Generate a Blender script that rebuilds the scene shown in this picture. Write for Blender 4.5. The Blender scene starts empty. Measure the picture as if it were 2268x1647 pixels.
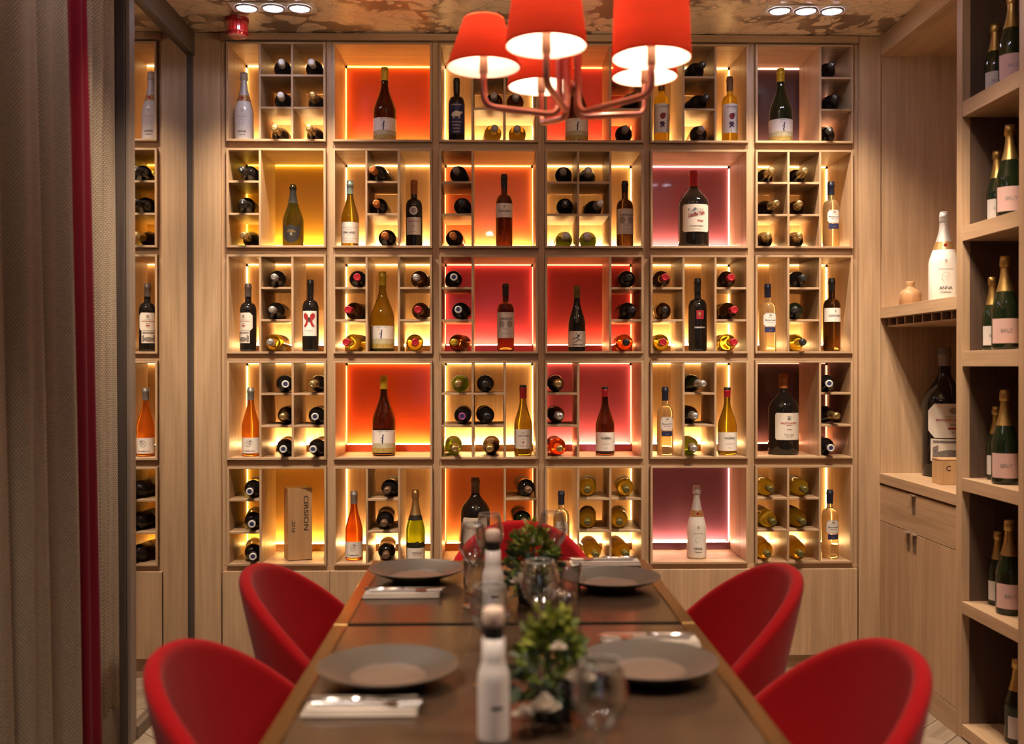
import bpy, bmesh, math, random
from mathutils import Vector, Matrix
random.seed(7)
S = bpy.context.scene
COL = S.collection
PI = math.pi

# ------------------------------------------------------------------ camera
F_PX, CX, CY = 2205.0, 1134.0, 823.5
CAM = Vector((0.0, -4.5, 1.40))
YAW, PIT, ROL = 0.01854, 0.00545, -0.00074
fw = Vector((math.sin(YAW)*math.cos(PIT), math.cos(YAW)*math.cos(PIT), -math.sin(PIT)))
rt0 = Vector((math.cos(YAW), -math.sin(YAW), 0)); up0 = rt0.cross(fw)
rt = rt0*math.cos(ROL)+up0*math.sin(ROL); up = up0*math.cos(ROL)-rt0*math.sin(ROL)
cd = bpy.data.cameras.new('camera'); cam = bpy.data.objects.new('camera', cd); COL.objects.link(cam)
m = Matrix((rt, up, -fw)).transposed().to_4x4(); m.translation = CAM; cam.matrix_world = m
cd.sensor_width = 36.0; cd.lens = 36.0*F_PX/2268.0; cd.clip_start = 0.05
cd.dof.use_dof = True; cd.dof.focus_distance = 4.55; cd.dof.aperture_fstop = 1.9
S.camera = cam
def ray(px, py):
    return (fw + rt*((px-CX)/F_PX) + up*((CY-py)/F_PX))
def at_Y(px, py, Y):
    d = ray(px, py); return CAM + d*((Y-CAM.y)/d.y)
def at_Z(px, py, Z):
    d = ray(px, py); return CAM + d*((Z-CAM.z)/d.z)
def at_X(px, py, X):
    d = ray(px, py); return CAM + d*((X-CAM.x)/d.x)

# ------------------------------------------------------------------ world, view
w = bpy.data.worlds.new('daylight'); S.world = w; w.use_nodes = True
w.node_tree.nodes['Background'].inputs[0].default_value = (0.42, 0.62, 1.0, 1)
w.node_tree.nodes['Background'].inputs[1].default_value = 0.5
S.view_settings.view_transform = 'Standard'; S.view_settings.look = 'None'
S.view_settings.gamma = 1.0; S.view_settings.use_curve_mapping = False
S.view_settings.exposure = 0.2
c = S.cycles
c.use_denoising = True; c.use_adaptive_sampling = True; c.adaptive_threshold = 0.06; c.use_light_tree = False; c.max_bounces = 7; c.diffuse_bounces = 3; c.glossy_bounces = 3
c.transmission_bounces = 6; c.transparent_max_bounces = 10
c.caustics_refractive = False; c.caustics_reflective = False; c.blur_glossy = 0.5
c.sample_clamp_indirect = 6.0; c.sample_clamp_direct = 0.0

# light budget
P_SPOT = 40.0         # W per small ceiling spot
P_BULB = 7.5          # W per chandelier bulb
L_SIDE = 8.5          # radiance of the thin led lines
L_BOT = 165.0           # radiance of the led run on the ledge
WARM = (1.0, 0.60, 0.23)
SPOTCOL = (1.0, 0.79, 0.57)

# ------------------------------------------------------------------ materials
MATS = {}
def newmat(name):
    mt = bpy.data.materials.new(name); mt.use_nodes = True
    nt = mt.node_tree; nt.nodes.clear()
    return mt, nt, nt.nodes, nt.links
def pbr(name, col, rough=0.5, metal=0.0, spec=0.5, trans=0.0, ior=1.45, coat=0.0, sheen=0.0, bump=0.0, bscale=200.0, vary=0.0):
    if name in MATS: return MATS[name]
    mt, nt, N, L = newmat(name)
    o = N.new('ShaderNodeOutputMaterial'); b = N.new('ShaderNodeBsdfPrincipled')
    b.inputs['Base Color'].default_value = (*col, 1); b.inputs['Roughness'].default_value = rough
    b.inputs['Metallic'].default_value = metal; b.inputs['Specular IOR Level'].default_value = spec
    b.inputs['Transmission Weight'].default_value = trans; b.inputs['IOR'].default_value = ior
    b.inputs['Coat Weight'].default_value = coat; b.inputs['Sheen Weight'].default_value = sheen
    L.new(b.outputs[0], o.inputs[0])
    if bump or vary:
        tc = N.new('ShaderNodeTexCoord'); n = N.new('ShaderNodeTexNoise')
        n.inputs['Scale'].default_value = bscale; n.inputs['Detail'].default_value = 3
        L.new(tc.outputs['Object'], n.inputs['Vector'])
        if bump:
            bp = N.new('ShaderNodeBump'); bp.inputs['Strength'].default_value = bump; bp.inputs['Distance'].default_value = 0.002
            L.new(n.outputs['Fac'], bp.inputs['Height']); L.new(bp.outputs[0], b.inputs['Normal'])
        if vary:
            r = N.new('ShaderNodeValToRGB')
            r.color_ramp.elements[0].position = 0.3; r.color_ramp.elements[1].position = 0.7
            r.color_ramp.elements[0].color = (*[x*(1-vary) for x in col], 1)
            r.color_ramp.elements[1].color = (*[min(1, x*(1+vary)) for x in col], 1)
            L.new(n.outputs['Fac'], r.inputs[0]); L.new(r.outputs[0], b.inputs['Base Color'])
    MATS[name] = mt; return mt
def wood(name, axis, c1, c2, rough=0.45, fine=90.0, bump=0.15):
    """streaky veneer, grain running along the given object axis"""
    if name in MATS: return MATS[name]
    mt, nt, N, L = newmat(name)
    o = N.new('ShaderNodeOutputMaterial'); b = N.new('ShaderNodeBsdfPrincipled')
    tc = N.new('ShaderNodeTexCoord'); oi = N.new('ShaderNodeObjectInfo')
    mul = N.new('ShaderNodeVectorMath'); mul.operation = 'SCALE'; mul.inputs[0].default_value = (13.1, 7.7, 9.3)
    L.new(oi.outputs['Random'], mul.inputs['Scale'])
    add = N.new('ShaderNodeVectorMath'); add.operation = 'ADD'
    L.new(tc.outputs['Object'], add.inputs[0]); L.new(mul.outputs[0], add.inputs[1])
    mp = N.new('ShaderNodeMapping'); sc = [fine]*3; sc['xyz'.index(axis)] = fine*0.025
    mp.inputs['Scale'].default_value = sc; L.new(add.outputs[0], mp.inputs['Vector'])
    n1 = N.new('ShaderNodeTexNoise'); n1.inputs['Scale'].default_value = 1.0; n1.inputs['Detail'].default_value = 5; n1.inputs['Roughness'].default_value = 0.65
    L.new(mp.outputs[0], n1.inputs['Vector'])
    mp2 = N.new('ShaderNodeMapping'); sc = [fine*0.13]*3; sc['xyz'.index(axis)] = fine*0.012
    mp2.inputs['Scale'].default_value = sc; L.new(add.outputs[0], mp2.inputs['Vector'])
    n2 = N.new('ShaderNodeTexNoise'); n2.inputs['Scale'].default_value = 1.0; n2.inputs['Detail'].default_value = 3; n2.inputs['Distortion'].default_value = 0.8
    L.new(mp2.outputs[0], n2.inputs['Vector'])
    mx = N.new('ShaderNodeMath'); mx.operation = 'MULTIPLY_ADD'; mx.inputs[1].default_value = 0.5
    L.new(n1.outputs['Fac'], mx.inputs[0])
    h = N.new('ShaderNodeMath'); h.operation = 'MULTIPLY'; h.inputs[1].default_value = 0.5; L.new(n2.outputs['Fac'], h.inputs[0])
    L.new(h.outputs[0], mx.inputs[2])
    r = N.new('ShaderNodeValToRGB'); r.color_ramp.elements[0].position = 0.36; r.color_ramp.elements[1].position = 0.64
    r.color_ramp.elements[0].color = (*c2, 1); r.color_ramp.elements[1].color = (*c1, 1)
    L.new(mx.outputs[0], r.inputs[0]); L.new(r.outputs[0], b.inputs['Base Color'])
    b.inputs['Roughness'].default_value = rough; b.inputs['Specular IOR Level'].default_value = 0.35
    bp = N.new('ShaderNodeBump'); bp.inputs['Strength'].default_value = bump; bp.inputs['Distance'].default_value = 0.002
    L.new(n1.outputs['Fac'], bp.inputs['Height']); L.new(bp.outputs[0], b.inputs['Normal'])
    L.new(b.outputs[0], o.inputs[0]); MATS[name] = mt; return mt
def emit(name, col, strength):
    if name in MATS: return MATS[name]
    mt, nt, N, L = newmat(name)
    o = N.new('ShaderNodeOutputMaterial'); e = N.new('ShaderNodeEmission')
    e.inputs[0].default_value = (*col, 1); e.inputs[1].default_value = strength
    L.new(e.outputs[0], o.inputs[0]); MATS[name] = mt; return mt
def thin_glass(name, tint=(1, 1, 1), refl=1.0):
    if name in MATS: return MATS[name]
    mt, nt, N, L = newmat(name)
    o = N.new('ShaderNodeOutputMaterial'); t = N.new('ShaderNodeBsdfTransparent'); g = N.new('ShaderNodeBsdfGlossy')
    t.inputs[0].default_value = (*tint, 1); g.inputs['Roughness'].default_value = 0.02
    lw = N.new('ShaderNodeLayerWeight'); lw.inputs['Blend'].default_value = 0.5
    pw = N.new('ShaderNodeMath'); pw.operation = 'POWER'; pw.inputs[1].default_value = 1.25; L.new(lw.outputs['Facing'], pw.inputs[0])
    mu = N.new('ShaderNodeMath'); mu.operation = 'MULTIPLY_ADD'; mu.inputs[1].default_value = 1.0*refl; mu.inputs[2].default_value = 0.06
    L.new(pw.outputs[0], mu.inputs[0])
    mx = N.new('ShaderNodeMixShader'); L.new(mu.outputs[0], mx.inputs[0]); L.new(t.outputs[0], mx.inputs[1]); L.new(g.outputs[0], mx.inputs[2])
    L.new(mx.outputs[0], o.inputs[0]); MATS[name] = mt; return mt
OAK1, OAK2 = (0.55, 0.370, 0.225), (0.37, 0.240, 0.140)
WZ = wood('oak_vertical', 'z', OAK1, OAK2); WX = wood('oak_across', 'x', OAK1, OAK2); WY = wood('oak_deep', 'y', OAK1, OAK2)
WB = wood('oak_back', 'z', (0.66, 0.43, 0.22), (0.50, 0.31, 0.15), bump=0.1)
DKZ = wood('smoked_oak_vertical', 'z', (0.085, 0.062, 0.052), (0.040, 0.030, 0.026)); DKY = wood('smoked_oak_deep', 'y', (0.14, 0.10, 0.07), (0.07, 0.05, 0.036))
BRZ = wood('brown_oak', 'z', (0.13, 0.082, 0.055), (0.085, 0.052, 0.036))
FLR = wood('floor_oak', 'x', (0.36, 0.28, 0.21), (0.22, 0.165, 0.12), rough=0.35, fine=60)
TBL = wood('table_walnut', 'x', (0.080, 0.048, 0.031), (0.045, 0.027, 0.017), rough=0.18, fine=70, bump=0.04)
BOXW = wood('pine_box', 'z', (0.62, 0.40, 0.21), (0.42, 0.24, 0.11), fine=35)
BRASS = pbr('aged_brass', (0.33, 0.215, 0.085), 0.24, 1.0)
CHROME = pbr('steel', (0.72, 0.72, 0.74), 0.18, 1.0)
BLACKP = pbr('black_plastic', (0.012, 0.011, 0.011), 0.45)
PAPER = pbr('label_paper', (0.70, 0.63, 0.55), 0.6); PAPERW = pbr('label_white', (0.80, 0.75, 0.70), 0.55)
INK = pbr('ink_black', (0.03, 0.025, 0.025), 0.6); INKR = pbr('ink_red', (0.35, 0.02, 0.02), 0.6); INKG = pbr('ink_grey', (0.30, 0.26, 0.23), 0.6)
INKB = pbr('ink_navy', (0.025, 0.03, 0.10), 0.5); INKGOLD = pbr('ink_gold', (0.50, 0.33, 0.10), 0.4, 0.5); INKW = pbr('ink_white', (0.75, 0.72, 0.68), 0.5)

# ------------------------------------------------------------------ object helpers
def link(o, parent=None, loc=(0, 0, 0), rot=(0, 0, 0)):
    COL.objects.link(o)
    if parent is not None: o.parent = parent
    o.location = loc; o.rotation_euler = rot
    return o
def tag(o, label=None, cat=None, group=None, kind=None):
    if label: o['label'] = label
    if cat: o['category'] = cat
    if group: o['group'] = group
    if kind: o['kind'] = kind
    return o
def thing(name, label, cat, loc=(0, 0, 0), rotz=0.0, group=None, rot=None):
    o = bpy.data.objects.new(name, None); o.empty_display_size = 0.05
    link(o, None, loc, rot or (0, 0, rotz)); return tag(o, label, cat, group)
def mesh(name, verts, faces, mat, smooth=False):
    me = bpy.data.meshes.new(name); me.from_pydata([tuple(v) for v in verts], [], faces); me.update()
    if mat: me.materials.append(mat)
    if smooth: me.polygons.foreach_set('use_smooth', [True]*len(me.polygons))
    return me
def mobj(name, me, parent=None, loc=(0, 0, 0), rot=(0, 0, 0)):
    return link(bpy.data.objects.new(name, me), parent, loc, rot)
def bm_obj(name, bm, mat, parent=None, loc=(0, 0, 0), rot=(0, 0, 0), smooth=False):
    me = bpy.data.meshes.new(name); bm.to_mesh(me); bm.free(); me.materials.append(mat)
    if smooth: me.polygons.foreach_set('use_smooth', [True]*len(me.polygons))
    return mobj(name, me, parent, loc, rot)
BOXC = {}
def box_me(sx, sy, sz, mat, bev=0.0008):
    k = (round(sx, 5), round(sy, 5), round(sz, 5), mat.name, bev)
    if k in BOXC: return BOXC[k]
    bm = bmesh.new(); bmesh.ops.create_cube(bm, size=1.0)
    for v in bm.verts: v.co = Vector((v.co.x*sx, v.co.y*sy, v.co.z*sz))
    if bev: bmesh.ops.bevel(bm, geom=bm.edges[:], offset=min(bev, sx/3, sy/3, sz/3), segments=1, affect='EDGES')
    me = bpy.data.meshes.new('panel'); bm.to_mesh(me); bm.free(); me.materials.append(mat); BOXC[k] = me; return me
def pbox(name, x0, x1, y0, y1, z0, z1, mat, parent=None, bev=0.0008, kind=None):
    o = mobj(name, box_me(abs(x1-x0), abs(y1-y0), abs(z1-z0), mat, bev), parent, ((x0+x1)/2, (y0+y1)/2, (z0+z1)/2))
    if kind: o['kind'] = kind
    return o
def lathe(prof, seg=32, close=False):
    V, Fc = [], []; rings = []
    for r, z in prof:
        if r < 1e-6: rings.append([len(V)]); V.append((0, 0, z))
        else:
            rings.append(list(range(len(V), len(V)+seg)))
            V += [(r*math.sin(2*PI*i/seg), -r*math.cos(2*PI*i/seg), z) for i in range(seg)]
    for a, b in zip(rings, rings[1:]):
        for i in range(seg):
            j = (i+1) % seg
            if len(a) == 1 and len(b) == 1: continue
            if len(a) == 1: Fc.append((a[0], b[j], b[i]))
            elif len(b) == 1: Fc.append((a[i], a[j], b[0]))
            else: Fc.append((a[i], a[j], b[j], b[i]))
    return V, Fc
def lathe_obj(name, prof, mat, parent=None, loc=(0, 0, 0), rot=(0, 0, 0), seg=32, smooth=True):
    V, Fc = lathe(prof, seg); o = mobj(name, mesh(name, V, Fc, mat, smooth), parent, loc, rot)
    return o
def sharp(o, ang=40):
    me = o.data
    try: me.set_sharp_from_angle(angle=math.radians(ang))
    except Exception: pass
    return o
def tube(name, pts, rad, mat, parent=None, seg=10, bev=True):
    """smooth tube through points, in parent space"""
    cu = bpy.data.curves.new(name, 'CURVE'); cu.dimensions = '3D'; cu.bevel_depth = rad; cu.bevel_resolution = 3; cu.use_fill_caps = True
    sp = cu.splines.new('POLY'); sp.points.add(len(pts)-1)
    for p, q in zip(sp.points, pts): p.co = (*q, 1)
    t = bpy.data.objects.new('tmp', cu); me = bpy.data.meshes.new_from_object(t); bpy.data.objects.remove(t); bpy.data.curves.remove(cu)
    me.materials.clear(); me.materials.append(mat); me.polygons.foreach_set('use_smooth', [True]*len(me.polygons)); me.name = name
    return mobj(name, me, parent)
def round_path(pts, r, n=5):
    pts = [Vector(p) for p in pts]; out = [pts[0]]
    for a, b, c_ in zip(pts, pts[1:], pts[2:]):
        d1 = (a-b); d2 = (c_-b); k = min(r, d1.length*0.45, d2.length*0.45)
        p1 = b+d1.normalized()*k; p2 = b+d2.normalized()*k
        for i in range(n+1):
            t = i/n; out.append(p1*(1-t)**2+b*2*t*(1-t)+p2*t*t)
    out.append(pts[-1]); return out

# ------------------------------------------------------------------ grid of the wine wall
GX0, PX_, PZ_, SZ_ = -0.0215, 0.478, 0.4776, 0.446
def colx(c): return GX0+(c-2)*PX_
def rowz(r): return 1.6815-(r-2)*PZ_
ROWN = ['top row', 'second row', 'middle row', 'fourth row', 'bottom row']
COLN = ['first column', 'second column', 'third column', 'fourth column', 'fifth column', 'sixth column']
XL = at_Y(428, 800, 0).x          # mirror plane
XR = at_Y(1949, 800, 0).x         # plane of right wall fronts
CEIL = 2.90
YB = 0.335                        # front of back panels
LX0, LX1 = colx(0)-SZ_/2, colx(5)+SZ_/2
XFAR_L, XFAR_R, YFRONT = -1.66, XR+0.40, -6.6

# ------------------------------------------------------------------ setting
# floor with herringbone planks
fl = pbox('floor', XFAR_L-0.1, XFAR_R+0.1, YFRONT-0.1, 0.5, -0.06, -0.012, pbr('floor_joint', (0.06, 0.045, 0.035), 0.7), None, 0, 'structure')
PW, PL = 0.12, 0.60
pm = box_me(PL-0.003, PW-0.003, 0.012, FLR, 0.001)
ang = math.radians(45); npl = 0
for a in range(-95, 95):
    for b in range(-6, 7):
        for hv in (0, 1):
            ox, oy = a*PW+b*2*PL, a*PW
            if hv == 0: cx_, cy_, rz = ox+PL/2, oy+PW/2, 0
            else: cx_, cy_, rz = ox+PW/2, oy+PW+PL/2, PI/2
            X = cx_*math.cos(ang)-cy_*math.sin(ang); Y = cx_*math.sin(ang)+cy_*math.cos(ang)-1.5
            if XFAR_L-0.2 < X < XR+0.30 and -2.75 < Y < 0.35 and npl < 299:
                mobj('plank', pm, fl, (X-fl.location.x, Y-fl.location.y, -0.006-fl.location.z), (0, 0, ang+rz)); npl += 1

def marble_mat():
    mt, nt, N, L = newmat('marbled_paper')
    o = N.new('ShaderNodeOutputMaterial'); b = N.new('ShaderNodeBsdfPrincipled'); tc = N.new('ShaderNodeTexCoord')
    n = N.new('ShaderNodeTexNoise'); n.inputs['Scale'].default_value = 4.0; n.inputs['Detail'].default_value = 3
    L.new(tc.outputs['Object'], n.inputs['Vector'])
    ad = N.new('ShaderNodeMixRGB'); ad.blend_type = 'ADD'; ad.inputs[0].default_value = 0.22
    L.new(tc.outputs['Object'], ad.inputs[1]); L.new(n.outputs['Color'], ad.inputs[2])
    def bub(scale, lo, hi, mscale, mlo, mhi):
        v = N.new('ShaderNodeTexVoronoi'); v.feature = 'F1'; v.inputs['Scale'].default_value = scale
        L.new(ad.outputs[0], v.inputs['Vector'])
        r_ = N.new('ShaderNodeMapRange'); r_.inputs['From Min'].default_value = lo; r_.inputs['From Max'].default_value = hi; L.new(v.outputs['Distance'], r_.inputs[0])
        mk = N.new('ShaderNodeTexNoise'); mk.inputs['Scale'].default_value = mscale; mk.inputs['Detail'].default_value = 2; L.new(tc.outputs['Object'], mk.inputs['Vector'])
        mr = N.new('ShaderNodeMapRange'); mr.inputs['From Min'].default_value = mlo; mr.inputs['From Max'].default_value = mhi; L.new(mk.outputs['Fac'], mr.inputs[0])
        m_ = N.new('ShaderNodeMath'); m_.operation = 'MULTIPLY'; L.new(r_.outputs[0], m_.inputs[0]); L.new(mr.outputs[0], m_.inputs[1]); return m_
    b1 = bub(11.0, 0.47, 0.53, 2.1, 0.47, 0.53); b2 = bub(24.0, 0.42, 0.49, 3.2, 0.55, 0.60)
    v3 = N.new('ShaderNodeTexVoronoi'); v3.feature = 'DISTANCE_TO_EDGE'; v3.inputs['Scale'].default_value = 12.0; L.new(ad.outputs[0], v3.inputs['Vector'])
    r3 = N.new('ShaderNodeMapRange'); r3.inputs['From Min'].default_value = 0.035; r3.inputs['From Max'].default_value = 0.012; L.new(v3.outputs['Distance'], r3.inputs[0])
    m3 = N.new('ShaderNodeMath'); m3.operation = 'MULTIPLY'; m3.inputs[1].default_value = 0.45; L.new(r3.outputs[0], m3.inputs[0])
    mA = N.new('ShaderNodeMath'); mA.operation = 'MAXIMUM'; L.new(b1.outputs[0], mA.inputs[0]); L.new(b2.outputs[0], mA.inputs[1])
    mB = N.new('ShaderNodeMath'); mB.operation = 'MAXIMUM'; L.new(mA.outputs[0], mB.inputs[0]); L.new(m3.outputs[0], mB.inputs[1])
    mn = N.new('ShaderNodeMath'); mn.operation = 'SUBTRACT'; mn.inputs[0].default_value = 1.0; L.new(mB.outputs[0], mn.inputs[1])
    r = N.new('ShaderNodeValToRGB'); r.color_ramp.elements[0].color = (0.24, 0.165, 0.11, 1); r.color_ramp.elements[1].color = (0.80, 0.64, 0.46, 1)
    L.new(mn.outputs[0], r.inputs[0]); L.new(r.outputs[0], b.inputs['Base Color'])
    b.inputs['Roughness'].default_value = 0.28; L.new(b.outputs[0], o.inputs[0]); return mt
ce = pbox('ceiling', XFAR_L-0.1, XFAR_R+0.1, YFRONT-0.1, 0.5, CEIL, CEIL+0.05, marble_mat(), None, 0, 'structure')

# wine wall carcass: rails and stiles behind the boxes, pilasters, plinth
wall = tag(bpy.data.objects.new('wall_back', None), kind='structure'); link(wall, None, (0, 0, 0))
YR0, YR1 = 0.022, 0.36
pbox('backing', XL-0.1, XFAR_R, 0.375, 0.40, 0, CEIL, BRZ, wall, 0)
zt, zb = rowz(0)+SZ_/2, rowz(4)-SZ_/2
for i in range(7):     # stiles
    x0 = LX0-0.025 if i == 0 else colx(i-1)+SZ_/2+0.001
    x1 = LX1+0.025 if i == 6 else colx(i)-SZ_/2-0.001
    pbox('stile', x0, x1, YR0-0.004, YR1, zb-0.0, zt+0.006, WZ, wall)
for c_ in range(6):    # rails
    for r in range(4):
        pbox('rail', colx(c_)-SZ_/2-0.001, colx(c_)+SZ_/2+0.001, YR0, YR1, rowz(r+1)+SZ_/2+0.001, rowz(r)-SZ_/2-0.001, WX, wall)
pbox('top_rail', LX0-0.025, LX1+0.02, -0.012, YR1, zt+0.007, CEIL-0.004, WX, wall)
pbox('bottom_rail', LX0-0.025, LX1+0.025, 0.016, YR1, zb-0.024, zb-0.001, WX, wall)
pbox('pilaster', XL, LX0-0.026, -0.006, 0.36, 0, CEIL-0.004, WZ, wall)
pbox('pilaster', LX1+0.026, XR, -0.006, 0.36, 0, CEIL-0.004, WZ, wall)
pbox('side_panel', XR+0.0005, XFAR_R, 0.0, 0.03, 0.0, CEIL-0.004, WZ, wall)
zdoor1 = zb-0.024
base = thing('base_cabinet', 'row of plain pale oak cupboard fronts under the lit wine wall', 'cabinet', (0, 0, 0))
zk = at_Y(1760, 1450, 0).z
for c_ in range(6):
    x0 = LX0-0.02 if c_ == 0 else colx(c_)-PX_/2+0.001
    x1 = LX1+0.02 if c_ == 5 else colx(c_)+PX_/2-0.001
    pbox('door', x0, x1, -0.004, 0.018, zk, zdoor1, WZ, base, 0.0012)
pbox('body', LX0-0.02, LX1+0.02, 0.02, 0.36, zk, zdoor1-0.002, WX, base, 0)
pbox('plinth', LX0-0.02, LX1+0.02, 0.03, 0.36, 0.0, zk-0.001, WX, base, 0)

# left side: mirror in a dark frame, post, outer wall
YM = -0.74
wl = pbox('wall_left', XFAR_L-0.06, XFAR_L, YFRONT, 0.4, 0, CEIL, BRZ, None, 0, 'structure')
pbox('wall_left_inner', XFAR_L, XL-0.03, YM-0.06, 0.36, 0, CEIL, BRZ, None, 0, 'structure')
zmt = at_X(420, 118, XL).z
mir = thing('wall_mirror', 'tall mirror in dark grey wood frame reflecting the wine wall', 'mirror', (XL, 0, 0))
MIRM = pbr('mirror_silver', (0.80, 0.78, 0.75), 0.01, 1.0)
pbox('mirror_glass', -0.028, -0.006, YM, -0.012, 0.05, zmt+0.01, MIRM, mir, 0)
pbox('frame', -0.028, 0.012, YM-0.002, -0.0065, zmt, CEIL-0.002, DKY, mir)
pbox('frame', -0.028, 0.006, -0.03, -0.0065, 0.05, zmt-0.0005, DKZ, mir)
pbox('frame', -0.028, 0.012, YM-0.002, -0.0065, 0.0, 0.049, DKY, mir)
post = thing('frame_post', 'dark wooden post between the curtains and the mirror', 'post', (0, 0, 0))
xp0 = at_Y(257, 800, YM-0.062).x; xp1 = at_Y(299, 800, YM-0.01).x
pbox('post_shaft', xp0, xp1-0.016, YM-0.065, YM-0.003, 0, CEIL-0.002, DKZ, post, 0.002)
pbox('edge_strip', xp1-0.0155, xp1, YM-0.058, YM-0.003, 0, CEIL-0.002, wood('grey_oak_lit', 'z', (0.20, 0.155, 0.125), (0.13, 0.10, 0.08)), post, 0.002)  # lit edge of the dark post, put in as a lighter wood colour
pbox('sill', XFAR_L, xp0+0.012, -1.30, YM-0.066, 0, 0.165, DKY, post, 0.002)

# right side
wr = tag(bpy.data.objects.new('wall_right', None), kind='structure'); link(wr)
pbox('back_panel', XFAR_R, XFAR_R+0.03, YFRONT, 0.36, 0, CEIL, WZ, wr, 0)
zl = at_Y(1951, 125, -0.001).z
YS0 = at_X(2118, 800, XR).y; YS1 = at_X(2130, 800, XR).y; YS2 = at_X(2256, 800, XR).y
pbox('lintel', XR, XFAR_R-0.001, YS0+0.0005, -0.001, zl, CEIL-0.002, WY, wr)
# front wall behind the camera, with a window
WXA, WXB, WZA, WZB = -1.0, 0.3, 0.9, 2.3
wf = tag(bpy.data.objects.new('wall_front', None), kind='structure'); link(wf)
PLA = pbr('taupe_plaster', (0.16, 0.12, 0.09), 0.8)
for x0, x1, z0, z1 in ((XFAR_L, WXA, 0, CEIL), (WXB, XFAR_R, 0, CEIL), (WXA, WXB, 0, WZA), (WXA, WXB, WZB, CEIL)):
    pbox('wall_segment', x0, x1, YFRONT-0.08, YFRONT, z0, z1, PLA, wf, 0)
wn = tag(bpy.data.objects.new('window_1', None), kind='structure'); link(wn)
pbox('window_pane', WXA, WXB, YFRONT-0.05, YFRONT-0.044, WZA, WZB, thin_glass('pane_glass'), wn, 0)
for x in (WXA+0.02, (WXA+WXB)/2, WXB-0.02): pbox('window_bar', x-0.02, x+0.02, YFRONT-0.06, YFRONT-0.03, WZA, WZB, DKZ, wn)
for z in (WZA+0.02, WZB-0.02): pbox('window_bar', WXA, WXB, YFRONT-0.061, YFRONT-0.029, z-0.02, z+0.02, DKY, wn)

# ------------------------------------------------------------------ lit display boxes
LAY = ['SCC WWW SCC WWC SCS WWC', 'CWW SCS CWW CCS WWW CCS', 'SCS CSC CWW WWC CSC SCS', 'SCC WWW CCS CWW SCS WWC', 'CWW SCS WWC SCC WWW CCS']
LAY = [s.split() for s in LAY]
# coloured backs: panel colour, led colour, strength factor, words
PANEL = {(0,1): ((0.80,0.12,0.045),(1,0.46,0.07),0.85,'orange red'), (0,3): ((0.68,0.09,0.085),(1,0.30,0.06),0.75,'red'), (0,5): ((0.085,0.050,0.058),(1,0.50,0.32),0.55,'dark plum'),
 (1,0): ((0.62,0.36,0.08),(1,0.60,0.06),0.70,'mustard yellow'), (1,2): ((0.82,0.23,0.12),(1,0.46,0.10),0.75,'orange'), (1,4): ((0.32,0.11,0.14),(1,0.50,0.36),0.70,'mauve'),
 (2,2): ((0.62,0.09,0.135),(1,0.34,0.12),0.72,'crimson'), (2,3): ((0.40,0.065,0.070),(1,0.28,0.10),0.72,'dark red'),
 (3,1): ((0.80,0.13,0.04),(1,0.44,0.09),0.75,'red orange'), (3,3): ((0.55,0.16,0.26),(1,0.32,0.13),0.72,'magenta pink'), (3,5): ((0.085,0.048,0.05),(1,0.34,0.18),0.35,'dark brown plum'),
 (4,0): ((0.70,0.40,0.12),(1,0.60,0.12),0.70,'amber yellow'), (4,2): ((0.72,0.27,0.11),(1,0.44,0.10),0.62,'amber orange'), (4,4): ((0.20,0.085,0.12),(1,0.46,0.34),0.65,'purple')}
IN, TB = SZ_-0.02, 0.010
SW = (IN-2*TB)/3
BOXES = {}
def slot_x(i, n=1):
    """local x-range of column i (spanning n columns)"""
    a = -IN/2+i*(SW+TB); return a, a+SW*n+TB*(n-1)
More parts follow.
